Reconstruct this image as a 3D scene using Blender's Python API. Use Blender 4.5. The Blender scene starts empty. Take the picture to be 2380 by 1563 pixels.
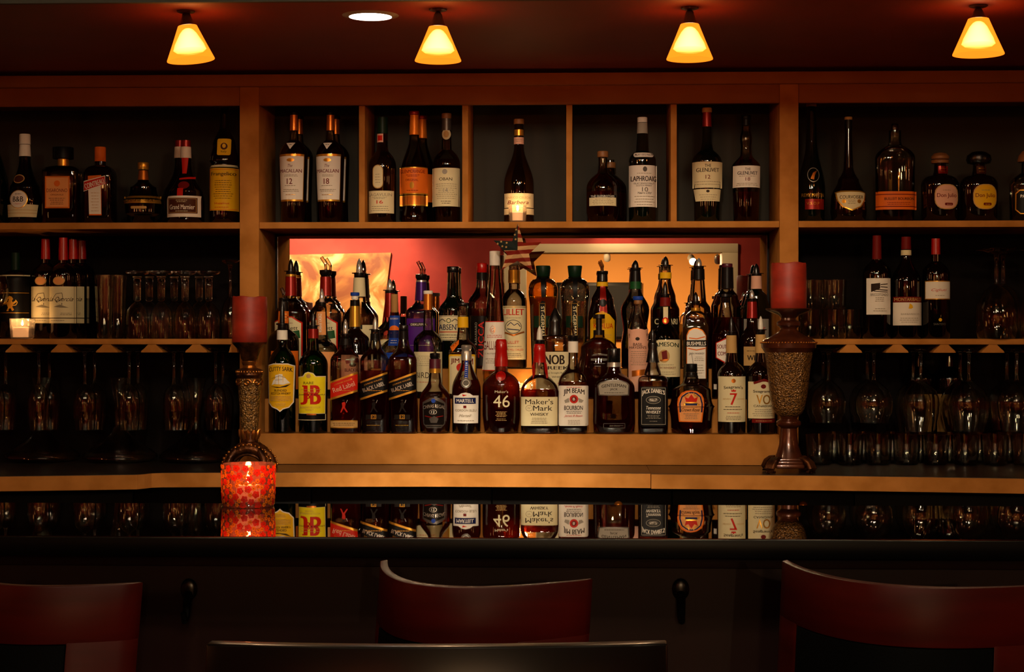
import bpy, bmesh, math, random
from mathutils import Vector, Matrix
random.seed(7)
SC = bpy.context.scene
COL = SC.collection
PI = math.pi
# ---------------------------------------------------------------- camera, exposure, world
F, CX, CY = 4100.0, 1190.0, 781.5
TH = math.atan(153.0 / F)
CAMZ = 1.41
cd = bpy.data.cameras.new('camera'); cam = bpy.data.objects.new('camera', cd); COL.objects.link(cam)
cd.sensor_width = 36.0; cd.lens = F / 2380.0 * 36.0; cd.clip_start = 0.05; cd.clip_end = 60
cam.location = (0, 0, CAMZ); cam.rotation_euler = (PI / 2, 0, TH)
SC.camera = cam
SC.view_settings.view_transform = 'Standard'; SC.view_settings.look = 'None'
SC.view_settings.gamma = 1; SC.view_settings.use_curve_mapping = False
SC.view_settings.exposure = 0.0
SC.cycles.max_bounces = 14; SC.cycles.diffuse_bounces = 3; SC.cycles.glossy_bounces = 6
SC.cycles.transmission_bounces = 10; SC.cycles.transparent_max_bounces = 28
SC.cycles.caustics_reflective = False; SC.cycles.caustics_refractive = False
SC.cycles.sample_clamp_indirect = 60.0; SC.cycles.blur_glossy = 0.0
W = bpy.data.worlds.new('world'); SC.world = W; W.use_nodes = True
W.node_tree.nodes['Background'].inputs[0].default_value = (0.02, 0.006, 0.004, 1)
W.node_tree.nodes['Background'].inputs[1].default_value = 0.1

def at(u, v, Y):
    x = (u - CX) / F
    dx = x * math.cos(TH) - math.sin(TH); dy = x * math.sin(TH) + math.cos(TH)
    t = Y / dy
    return Vector((t * dx, Y, CAMZ + t * (CY - v) / F)), t

def lamp(kind, name, loc, power, color, radius=0.02, target=None, spot=60, blend=0.6, parent=None):
    l = bpy.data.lights.new(name, kind); l.energy = power; l.color = color
    if kind == 'AREA': l.size = radius
    else: l.shadow_soft_size = radius
    if kind == 'SPOT': l.spot_size = math.radians(spot); l.spot_blend = blend
    o = bpy.data.objects.new(name, l); COL.objects.link(o); o.location = loc
    if target is not None:
        o.rotation_euler = (Vector(target) - Vector(loc)).to_track_quat('-Z', 'Y').to_euler()
    if parent is not None:
        o.parent = parent; o.matrix_parent_inverse = Matrix.Translation(parent.location).inverted()
    return o

# brightness of the place's own lights, all tuned here
P_PEND = 5.0       # bulb in each bar pendant
P_PUCK = 240.0      # recessed puck light
P_TRACK = 60.0     # track spots behind the guests, aimed at the bar
P_CANDLE = 0.22
P_ART = 200.0
P_ROOM = 200.0
WARM = (1.0, 0.66, 0.36); AMBER = (1.0, 0.50, 0.18); CWARM = (1.0, 0.80, 0.58)

# ---------------------------------------------------------------- materials
def lin(h):
    if isinstance(h, (tuple, list)): return tuple(h[:3])
    h = h.lstrip('#'); o = []
    for i in (0, 2, 4):
        c = int(h[i:i + 2], 16) / 255.0
        o.append(c / 12.92 if c <= 0.04045 else ((c + 0.055) / 1.055) ** 2.4)
    return tuple(o)

def newmat(name):
    m = bpy.data.materials.new(name); m.use_nodes = True
    nt = m.node_tree; nt.nodes.clear()
    out = nt.nodes.new('ShaderNodeOutputMaterial')
    return m, nt, out

def pbr(name, col, rough=0.5, metal=0.0, coat=0.0, spec=0.5, noise=None, bump=None, emit=None):
    m, nt, out = newmat(name)
    b = nt.nodes.new('ShaderNodeBsdfPrincipled'); nt.links.new(b.outputs[0], out.inputs[0])
    c = lin(col); b.inputs['Base Color'].default_value = (*c, 1)
    b.inputs['Roughness'].default_value = rough; b.inputs['Metallic'].default_value = metal
    b.inputs['Coat Weight'].default_value = coat; b.inputs['Coat Roughness'].default_value = 0.08
    b.inputs['Specular IOR Level'].default_value = spec
    if emit:
        b.inputs['Emission Color'].default_value = (*lin(emit[0]), 1); b.inputs['Emission Strength'].default_value = emit[1]
    tc = nt.nodes.new('ShaderNodeTexCoord')
    if noise:
        col2, scale, detail = noise[:3]; stretch = noise[3] if len(noise) > 3 else (1, 1, 1)
        mp = nt.nodes.new('ShaderNodeMapping'); mp.inputs['Scale'].default_value = stretch
        n = nt.nodes.new('ShaderNodeTexNoise'); n.inputs['Scale'].default_value = scale; n.inputs['Detail'].default_value = detail
        r = nt.nodes.new('ShaderNodeValToRGB'); r.color_ramp.elements[0].position = 0.33; r.color_ramp.elements[1].position = 0.67
        r.color_ramp.elements[0].color = (*c, 1); r.color_ramp.elements[1].color = (*lin(col2), 1)
        nt.links.new(tc.outputs['Object'], mp.inputs[0]); nt.links.new(mp.outputs[0], n.inputs['Vector'])
        nt.links.new(n.outputs['Fac'], r.inputs[0]); nt.links.new(r.outputs[0], b.inputs['Base Color'])
    if bump:
        n2 = nt.nodes.new('ShaderNodeTexVoronoi' if bump[2] == 'v' else 'ShaderNodeTexNoise')
        n2.inputs['Scale'].default_value = bump[0]
        bp = nt.nodes.new('ShaderNodeBump'); bp.inputs['Strength'].default_value = bump[1]; bp.inputs['Distance'].default_value = 0.004
        nt.links.new(tc.outputs['Object'], n2.inputs['Vector'])
        nt.links.new(n2.outputs[0], bp.inputs['Height']); nt.links.new(bp.outputs[0], b.inputs['Normal'])
    return m

def shell(name, tint, gloss=1.0, rough=0.015, body=0.0, bodycol='#101010'):
    """thin container glass: lets light straight through with a tint that deepens towards the edges, and mirrors by Fresnel"""
    m, nt, out = newmat(name); N = nt.nodes.new; Lk = nt.links.new
    tr = N('ShaderNodeBsdfTransparent'); gl = N('ShaderNodeBsdfGlossy'); gl.inputs['Roughness'].default_value = rough
    fr = N('ShaderNodeFresnel'); fr.inputs['IOR'].default_value = 1.5
    mul = N('ShaderNodeMath'); mul.operation = 'MULTIPLY'; mul.inputs[1].default_value = gloss; mul.use_clamp = True
    lw = N('ShaderNodeLayerWeight'); lw.inputs['Blend'].default_value = 0.35
    mc = N('ShaderNodeMix'); mc.data_type = 'RGBA'
    c = lin(tint); c2 = tuple(x ** 2.0 * 0.72 for x in c)
    mc.inputs['A'].default_value = (*c, 1); mc.inputs['B'].default_value = (*c2, 1)
    Lk(lw.outputs['Facing'], mc.inputs['Factor']); Lk(mc.outputs['Result'], tr.inputs[0])
    mx = N('ShaderNodeMixShader'); Lk(fr.outputs[0], mul.inputs[0]); Lk(mul.outputs[0], mx.inputs[0])
    src = tr
    if body:
        df = N('ShaderNodeBsdfDiffuse'); df.inputs[0].default_value = (*lin(bodycol), 1)
        tl = N('ShaderNodeBsdfTranslucent'); tl.inputs[0].default_value = (*lin(bodycol), 1)
        a1 = N('ShaderNodeMixShader'); a1.inputs[0].default_value = 0.6; Lk(df.outputs[0], a1.inputs[1]); Lk(tl.outputs[0], a1.inputs[2])
        a2 = N('ShaderNodeMixShader'); a2.inputs[0].default_value = body; Lk(tr.outputs[0], a2.inputs[1]); Lk(a1.outputs[0], a2.inputs[2])
        src = a2
    Lk(src.outputs[0], mx.inputs[1]); Lk(gl.outputs[0], mx.inputs[2]); Lk(mx.outputs[0], out.inputs[0])
    return m

def refr(name, col, ior=1.45, rough=0.0):
    m, nt, out = newmat(name)
    g = nt.nodes.new('ShaderNodeBsdfGlass'); g.inputs['Color'].default_value = (*lin(col), 1)
    g.inputs['IOR'].default_value = ior; g.inputs['Roughness'].default_value = rough
    nt.links.new(g.outputs[0], out.inputs[0]); return m

def liq(name, col, body=0.32, thru=0.5):
    """coloured spirit: part refraction, part straight tinted transmission, a trace of scattering"""
    m, nt, out = newmat(name); N = nt.nodes.new; Lk = nt.links.new; c = (*lin(col), 1)
    g = N('ShaderNodeBsdfGlass'); g.inputs['Color'].default_value = c; g.inputs['IOR'].default_value = 1.34
    t = N('ShaderNodeBsdfTransparent'); t.inputs[0].default_value = c
    d = N('ShaderNodeBsdfTranslucent'); d.inputs[0].default_value = c
    a1 = N('ShaderNodeMixShader'); a1.inputs[0].default_value = thru; Lk(g.outputs[0], a1.inputs[1]); Lk(t.outputs[0], a1.inputs[2])
    a2 = N('ShaderNodeMixShader'); a2.inputs[0].default_value = body; Lk(a1.outputs[0], a2.inputs[1]); Lk(d.outputs[0], a2.inputs[2])
    Lk(a2.outputs[0], out.inputs[0]); return m

def emis(name, col, s):
    m, nt, out = newmat(name)
    e = nt.nodes.new('ShaderNodeEmission'); e.inputs[0].default_value = (*lin(col), 1); e.inputs[1].default_value = s
    nt.links.new(e.outputs[0], out.inputs[0]); return m

M = {}
M['wood'] = pbr('suede_laminate', '#a0682e', 0.6, noise=('#b87c3e', 14, 7), spec=0.0)
M['wood_dark'] = pbr('darker_crown', '#8a5226', 0.38, noise=('#99602c', 5, 4), spec=0.12)  # top trim wood, a darker tone than the shelves
M['darkback'] = pbr('dark_back_panel', '#110a07', 0.7, spec=.08)
M['greyback'] = pbr('grey_back_panel', '#3a362f', 0.7, spec=.08)
M['blacklam'] = pbr('black_laminate', '#0a0908', 0.22, spec=0.5)
M['counter'] = pbr('dark_counter_top', '#15110e', 0.28, noise=('#201712', 60, 3), spec=0.6)
M['undercab'] = pbr('black_cabinet', '#050404', 0.6, spec=.2)
M['bartop'] = pbr('polished_black_granite', '#030303', 0.015, spec=1.0, coat=1.0, noise=('#0b0b0a', 900, 2))
M['bartop'].node_tree.nodes['Principled BSDF'].inputs['IOR'].default_value = 1.9
M['bartop'].node_tree.nodes['Principled BSDF'].inputs['Coat Roughness'].default_value = 0.01
M['maho'] = pbr('mahogany_panel', '#220504', 0.5, spec=.25, noise=('#190403', 6, 5, (1, 1, 0.2)))
M['cherry'] = pbr('cherry_chair_wood', '#460804', 0.42, noise=('#300502', 10, 6, (0.3, 0.3, 2)), coat=0.0, spec=.15)
M['leather'] = pbr('black_leather', '#020303', 0.7, spec=.05, bump=(300, 0.2, 'n'))
M['ebony'] = pbr('ebony_lacquer', '#0a0605', 0.3, coat=0.12, spec=.3)
M['edgeblack'] = pbr('dark_slab_edge', '#020202', 0.35, spec=.12)
M['redwall'] = pbr('red_faux_wall', '#8e1a12', 0.7, noise=('#b8382a', 2.5, 8))
M['redceil'] = pbr('red_soffit', '#7a2010', 0.6, noise=('#6a1a0c', 3, 3))
M['greyceil'] = pbr('grey_ceiling', '#4a4a44', 0.8)
M['orangewall'] = pbr('orange_wall', '#c98a38', 0.7, noise=('#c08030', 1.2, 3))
M['casing'] = pbr('white_casing', '#ead4ac', 0.6, spec=.1)
M['floor'] = pbr('dark_floor', '#1a0e0a', 0.5, noise=('#22130d', 4, 4))
M['mirror'] = pbr('mirror_silver', '#f2efe8', 0.0, metal=1.0)
M['bronze'] = pbr('antique_bronze', '#6b3e1c', 0.32, metal=0.75, noise=('#2a1408', 40, 5), bump=(120, 0.35, 'n'))
M['bronze2'] = pbr('bronze_dark', '#38180a', 0.28, metal=0.45, noise=('#5a2a12', 22, 5), coat=0.4)
M['gilt'] = pbr('gilt_highlight', '#a86a2c', 0.3, metal=0.9)
M['mosaic'] = pbr('crackle_mosaic', '#8a5f2c', 0.28, metal=0.35, noise=('#33200f', 170, 5), bump=(230, 0.9, 'v'))
M['mosaic2'] = pbr('pebble_mosaic', '#9a7038', 0.3, metal=0.4, noise=('#3a2a18', 130, 4), bump=(200, 0.9, 'v'))
M['rwax'] = pbr('red_candle_wax', '#a02812', 0.5, noise=('#7a1a0a', 14, 3, (1, 1, 2)))
M['rwax'].node_tree.nodes['Principled BSDF'].inputs['Subsurface Weight'].default_value = 0.4
M['rwax'].node_tree.nodes['Principled BSDF'].inputs['Subsurface Radius'].default_value = (0.02, 0.005, 0.002)
M['wwax_glow'] = pbr('white_wax_glowing', '#f4e2c8', 0.5, emit=('#ffb070', 0.8))  # flame light shining through the wax, put in as emission
M['flame'] = emis('candle_flame', '#ffc070', 60)
for nm, c, r, mt in (('cream', '#dccfa4', .55, 0), ('white', '#e6ded0', .55, 0), ('yellow', '#e3ae16', .5, 0), ('lemon', '#ecd71e', .5, 0),
        ('red', '#c2200e', .45, 0), ('wax', '#a80f08', .22, 0), ('orange', '#dd6a1c', .45, 0), ('black', '#0a0808', .4, 0), ('navy', '#141a48', .5, 0),
        ('blue', '#1d3f9c', .45, 0), ('brown', '#4a2414', .5, 0), ('dred', '#6d120c', .5, 0), ('tan', '#bd955a', .55, 0), ('pink', '#dba58c', .5, 0),
        ('green', '#174a22', .4, 0), ('purple', '#4b1a78', .4, 0), ('grey', '#5c564e', .5, 0), ('lgrey', '#9a9284', .5, 0), ('peach', '#e39a5c', .5, 0),
        ('dkgreen', '#0d2414', .4, 0), ('ink', '#2c1e16', .6, 0), ('faint', '#8d8068', .6, 0), ('plum', '#4c1224', .35, 0), ('cork', '#a67c48', .7, 0),
        ('gold', '#c79436', .28, 1), ('copper', '#c9742c', .28, 1), ('silver', '#b8b2a8', .28, 1), ('chrome', '#c8c4bc', .1, 1), ('dsilver', '#5a544e', .35, .8),
        ('foilred', '#8c1408', .28, .6), ('bplastic', '#0b0a0a', .25, 0), ('wplastic', '#d9d2c2', .35, 0), ('capwood', '#8a5a2e', .5, 0), ('amberfoil', '#d9741c', .35, .35),
        ('foilpurple', '#3a1a5c', .3, .5), ('bsleeve', '#15100e', .3, .2)):
    M[nm] = pbr('label_' + nm if mt == 0 else 'foil_' + nm, c, r, metal=mt * .7, spec=.5 if nm in ('bplastic', 'wax', 'wplastic', 'plum', 'foilred', 'capwood') else .12)
M['g_clear'] = shell('clear_bottle_glass', '#f4f0ea', 1.6)
M['g_smoke'] = shell('aged_bottle_glass', '#e0dac8', 1.5)
M['g_amber'] = shell('amber_tinted_glass', '#f6e0a8', 1.5)
M['g_green'] = shell('green_bottle_glass', '#58b83c', 1.4)
M['g_dkgreen'] = pbr('dark_green_glass', '#020a04', 0.03, spec=0.9)
M['g_dark'] = pbr('dark_wine_glass', '#040201', 0.03, spec=0.8)
M['g_brown'] = pbr('dark_brown_glass', '#0e0402', 0.04, spec=0.8)
M['g_frost'] = shell('frosted_votive_glass', '#fbf6ee', 0.9, 0.05, 0.18, '#fff0e0')
M['l_amber'] = liq('whisky_amber', '#ee8c38')
M['l_gold'] = liq('golden_liquor', '#f6d488')
M['l_dark'] = liq('dark_whisky', '#cc5a20')
M['l_red'] = liq('red_aperitif', '#c01808')
M['l_green'] = liq('whisky_in_green', '#78b430')
M['l_clear'] = liq('clear_spirit', '#f0ece4', 0.02, 0.85)
M['l_purple'] = pbr('purple_liqueur', '#1a0830', 0.1)
M['glass'] = refr('stemware_glass', '#fbfaf6', 1.45)
M['cplastic'] = shell('clear_plastic_spout', '#d8c8b8', 1.4, 0.05)

# ---------------------------------------------------------------- object helpers
def tag(o, label=None, cat=None, group=None, kind=None):
    if label: o['label'] = label
    if cat: o['category'] = cat
    if group: o['group'] = group
    if kind: o['kind'] = kind
    return o
def thing(name, loc, label, cat, group=None):
    o = bpy.data.objects.new(name, None); COL.objects.link(o); o.location = loc; o.empty_display_size = 0.02
    return tag(o, label, cat, group)
def mobj(name, bm, mats, parent=None, loc=(0, 0, 0), smooth=True, ang=40):
    me = bpy.data.meshes.new(name); bm.normal_update(); bm.to_mesh(me); bm.free()
    if not isinstance(mats, (list, tuple)): mats = [mats]
    for m in mats: me.materials.append(m)
    if smooth:
        me.polygons.foreach_set('use_smooth', [True] * len(me.polygons))
        me.set_sharp_from_angle(angle=math.radians(ang))
    o = bpy.data.objects.new(name, me); COL.objects.link(o); o.location = loc
    if parent is not None: o.parent = parent
    return o
def box(bm, x0, x1, y0, y1, z0, z1, bev=0.0, mi=0):
    vs = [bm.verts.new((x, y, z)) for x in (x0, x1) for y in (y0, y1) for z in (z0, z1)]
    fs = []
    for f in ((0, 1, 3, 2), (4, 6, 7, 5), (0, 4, 5, 1), (2, 3, 7, 6), (0, 2, 6, 4), (1, 5, 7, 3)):
        fc = bm.faces.new([vs[i] for i in f]); fc.material_index = mi; fs.append(fc)
    if bev > 0:
        es = list({e for f in fs for e in f.edges})
        bmesh.ops.bevel(bm, geom=es, offset=bev, segments=2, profile=0.5, affect='EDGES')
def prism(bm, pts, y0, y1, axis='y', mi=0):
    """closed outline extruded along an axis"""
    def mk(p, d):
        a, b = p
        return {'y': (a, d, b), 'z': (a, b, d), 'x': (d, a, b)}[axis]
    A = [bm.verts.new(mk(p, y0)) for p in pts]; B = [bm.verts.new(mk(p, y1)) for p in pts]
    n = len(pts)
    fs = [bm.faces.new(A), bm.faces.new(list(reversed(B)))]
    for i in range(n): fs.append(bm.faces.new([A[i], B[i], B[(i + 1) % n], A[(i + 1) % n]]))
    for f in fs: f.material_index = mi
    bmesh.ops.recalc_face_normals(bm, faces=fs)
def ring_lathe(bm, prof, seg=32, n=2.0, k=1.0, cx=0, cy=0, close=True, mi=0, loop=False, wmax=None):
    """prof: list of (z, r) bottom to top. n, k: squareness and depth ratio of the widest rings, necks stay round"""
    wm = wmax or max(r for _, r in prof)
    rings = []
    for z, r in prof:
        nn, kk = local_nk(r, wm, n, k)
        ring = []
        for i in range(seg):
            a = 2 * PI * i / seg; c, s = math.cos(a), math.sin(a)
            x = r * math.copysign(abs(c) ** (2 / nn), c); y = kk * r * math.copysign(abs(s) ** (2 / nn), s)
            ring.append(bm.verts.new((cx + x, cy + y, z)))
        rings.append(ring)
    fs = []
    pairs = list(zip(rings[:-1], rings[1:]))
    if loop: pairs.append((rings[-1], rings[0]))
    for A, B in pairs:
        for i in range(seg):
            j = (i + 1) % seg; fs.append(bm.faces.new((A[i], A[j], B[j], B[i])))
    if close and not loop:
        fs.append(bm.faces.new(list(reversed(rings[0])))); fs.append(bm.faces.new(rings[-1]))
    for f in fs: f.material_index = mi
    return rings
def local_nk(r, wm, n, k):
    f = min(1.0, max(0.0, (r / wm - 0.5) / 0.42)); f = f * f * (3 - 2 * f)
    return 2 + (n - 2) * f, 1 - (1 - k) * f
def tube(bm, pts, rad, seg=8, mi=0, cap=True):
    pts = [Vector(p) for p in pts]; rads = rad if isinstance(rad, (list, tuple)) else [rad] * len(pts)
    rings = []; up = Vector((0, 0, 1))
    for i, p in enumerate(pts):
        d = (pts[min(i + 1, len(pts) - 1)] - pts[max(i - 1, 0)]).normalized()
        u = d.cross(up)
        if u.length < 1e-3: u = d.cross(Vector((0, 1, 0)))
        u.normalize(); w = d.cross(u).normalized()
        rings.append([bm.verts.new(p + (u * math.cos(2 * PI * k / seg) + w * math.sin(2 * PI * k / seg)) * rads[i]) for k in range(seg)])
    fs = []
    for A, B in zip(rings[:-1], rings[1:]):
        for i in range(seg): fs.append(bm.faces.new((A[i], A[(i + 1) % seg], B[(i + 1) % seg], B[i])))
    if cap: fs.append(bm.faces.new(rings[0])); fs.append(bm.faces.new(list(reversed(rings[-1]))))
    for f in fs: f.material_index = mi
    bmesh.ops.recalc_face_normals(bm, faces=fs)
def ball(bm, c, r, sx=1, sy=1, sz=1, u=12, v=8, mi=0):
    n0 = len(bm.faces)
    g = bmesh.ops.create_uvsphere(bm, u_segments=u, v_segments=v, radius=r)
    for vv in g['verts']: vv.co = Vector((vv.co.x * sx + c[0], vv.co.y * sy + c[1], vv.co.z * sz + c[2]))
    if mi:
        for vv in g['verts']:
            for f in vv.link_faces: f.material_index = mi

# ---------------------------------------------------------------- lettering
_tc = {}
def text_geo(s, bold=0.0, ls=1.0):
    key = (s, bold, ls)
    if key in _tc: return _tc[key]
    c = bpy.data.curves.new('t', 'FONT'); c.body = s; c.resolution_u = 3; c.offset = bold; c.space_character = ls
    o = bpy.data.objects.new('t', c)
    me = bpy.data.meshes.new_from_object(o)
    vs = [tuple(v.co[:2]) for v in me.vertices]; fs = [tuple(p.vertices) for p in me.polygons]
    x0 = min(v[0] for v in vs); x1 = max(v[0] for v in vs); y0 = min(v[1] for v in vs); y1 = max(v[1] for v in vs)
    vs = [((x - x0) / (x1 - x0) - 0.5, (y - y0) / (y1 - y0) - 0.5) for x, y in vs]
    bpy.data.objects.remove(o); bpy.data.curves.remove(c); bpy.data.meshes.remove(me)
    _tc[key] = (vs, fs); return _tc[key]

def flat_ops(bm, ops, mats, order, u0, v0, lay0=0):
    """draw label shapes flat: x = px right of the axis, y = px above v0, z = layer number"""
    def mi(m):
        if m not in order: order.append(m); mats.append(M[m])
        return order.index(m)
    lay = lay0
    for op in ops:
        k = op[0]; polys = []
        if k == 'r': _, a, b, c, d, m = op; polys = [[(a, d), (b, d), (b, c), (a, c)]]
        elif k == 'rr':
            _, a, b, c, d, q, m = op; P = []
            for (qx, qy, a0) in ((b - q, c + q, 0), (a + q, c + q, 90), (a + q, d - q, 180), (b - q, d - q, 270)):
                for t in range(0, 91, 22): P.append((qx + q * math.cos(math.radians(a0 + t)), qy - q * math.sin(math.radians(a0 + t))))
            polys = [P]
        elif k == 'e':
            _, cu, cv, ru, rv, m = op; polys = [[(cu + ru * math.cos(2 * PI * i / 28), cv - rv * math.sin(2 * PI * i / 28)) for i in range(28)]]
        elif k == 'o':   # ring outline
            _, cu, cv, ru, rv, th, m = op
            for i in range(24):
                a, b = 2 * PI * i / 24, 2 * PI * (i + 1) / 24
                polys.append([(cu + ru * math.cos(a), cv - rv * math.sin(a)), (cu + ru * math.cos(b), cv - rv * math.sin(b)),
                              (cu + (ru - th) * math.cos(b), cv - (rv - th) * math.sin(b)), (cu + (ru - th) * math.cos(a), cv - (rv - th) * math.sin(a))])
        elif k == 'b':   # rectangular outline
            _, a, b, c, d, th, m = op
            for q in ((a, b, c, c + th), (a, b, d - th, d), (a, a + th, c + th, d - th), (b - th, b, c + th, d - th)):
                polys.append([(q[0], q[3]), (q[1], q[3]), (q[1], q[2]), (q[0], q[2])])
        elif k == 'p': polys = [op[1]]; m = op[2]
        elif k == 'l':   # stroke along points
            _, pts, th, m = op
            for (ax, ay), (bx, by) in zip(pts[:-1], pts[1:]):
                L = math.hypot(bx - ax, by - ay) or 1; nx, ny = -(by - ay) / L * th / 2, (bx - ax) / L * th / 2
                polys.append([(ax + nx, ay + ny), (bx + nx, by + ny), (bx - nx, by - ny), (ax - nx, ay - ny)])
        elif k == 'f':   # rows of fine print
            _, a, b, c, d, n, m = op
            rr = random.Random(int(a * 7 + c * 3))
            for i in range(n):
                vv = c + (d - c) * (i + 0.5) / n; th = min(1.1, (d - c) / n * 0.42); ins = rr.uniform(0, 0.16) * (b - a); x = a + ins
                while x < b - ins:
                    w = rr.uniform(2.2, 6.5); e = min(x + w, b - ins)
                    polys.append([(x, vv + th / 2), (e, vv + th / 2), (e, vv - th / 2), (x, vv - th / 2)]); x = e + 1.1
        elif k == 't':
            _, s, cu, cv, w, h, m = op[:7]; o = op[7] if len(op) > 7 else {}
            vs, fs = text_geo(s, 0.0, o.get('ls', 1.0)); bb = max(0, o.get('b', 0)) * h * 1.1
            ra = math.radians(o.get('rot', 0)); sh = o.get('sh', 0); arc = o.get('arc', 0)
            idx = mi(m)
            for bd in ((-bb, bb) if bb > 0.05 else (0,)):
              V = []
              for x, y in vs:
                X = x * (w - 2 * bb) + y * h * sh + bd; Yy = y * h + arc * (1 - (2 * x) ** 2)
                X, Yy = X * math.cos(ra) - Yy * math.sin(ra), X * math.sin(ra) + Yy * math.cos(ra)
                V.append(bm.verts.new((cu + X - u0, v0 - cv + Yy, lay + (.15 if bd > 0 else 0))))
              for f in fs:
                try: fc = bm.faces.new([V[i] for i in f]); fc.material_index = idx
                except ValueError: pass
            lay += 1; continue
        idx = mi(m)
        for P in polys:
            V = [bm.verts.new((x - u0, v0 - y, lay)) for x, y in P]
            try: fc = bm.faces.new(V); fc.material_index = idx
            except ValueError: pass
        lay += 1
    return lay
def cut(bm, axis, step):
    if not bm.verts: return
    a = 0 if axis == 'x' else 1
    lo = min(v.co[a] for v in bm.verts); hi = max(v.co[a] for v in bm.verts)
    x = math.floor(lo / step) * step + step
    no = (1, 0, 0) if axis == 'x' else (0, 1, 0)
    while x < hi:
        bmesh.ops.bisect_plane(bm, geom=bm.verts[:] + bm.edges[:] + bm.faces[:], dist=1e-5, plane_co=(x * no[0], x * no[1], 0), plane_no=no)
        x += step

# ---------------------------------------------------------------- bottles
def expand(pts):
    """pts bottom to top [(v, hw, mode)] -> dense [(v, hw)]"""
    out = [(pts[0][0], pts[0][1] * 0.86), (pts[0][0] - 1.2, pts[0][1] * 0.965), (pts[0][0] - 3.5, pts[0][1])]
    pv, pw = pts[0][0] - 3.5, pts[0][1]
    for p in pts[1:]:
        v, w = p[0], p[1]; md = p[2] if len(p) > 2 else 'l'
        if md == 'l': out.append((v, w))
        else:
            for i in range(1, 13):
                t = i / 12.0
                if md == 's': g = (1 + math.cos(PI * t)) / 2
                elif md == 'e': g = (1 - t ** 2.3) ** 1.1 if t < 1 else 0
                elif md == 'r': g = math.sqrt(max(0, 1 - t * t))
                elif md == 'c': g = 1 - math.sqrt(max(0, 1 - (1 - t) ** 2))
                elif md == 'q': g = (1 - t) ** 1.7
                out.append((pv + (v - pv) * t, w + (pw - w) * g))
        pv, pw = v, w
    return out
class Surf:
    def __init__(s, prof, n, k):
        s.p = prof; s.n = n; s.k = k; s.w = max(r for _, r in prof)
    def r(s, z):
        p = s.p
        if z <= p[2][0]: return p[2][1]
        for (a, ra), (b, rb) in zip(p[:-1], p[1:]):
            if a <= z <= b: return ra + (rb - ra) * ((z - a) / (b - a) if b > a else 0)
        return p[-1][1]
    def front(s, x, z, off):
        r = s.r(z); nn, kk = local_nk(r, s.w, s.n, s.k)
        q = min(abs(x) / r, 0.995); d = kk * r * (1 - q ** nn) ** (1 / nn)
        fx = off * (q ** 3); return Vector((x + math.copysign(fx, x), -(d + off), z))

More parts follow.
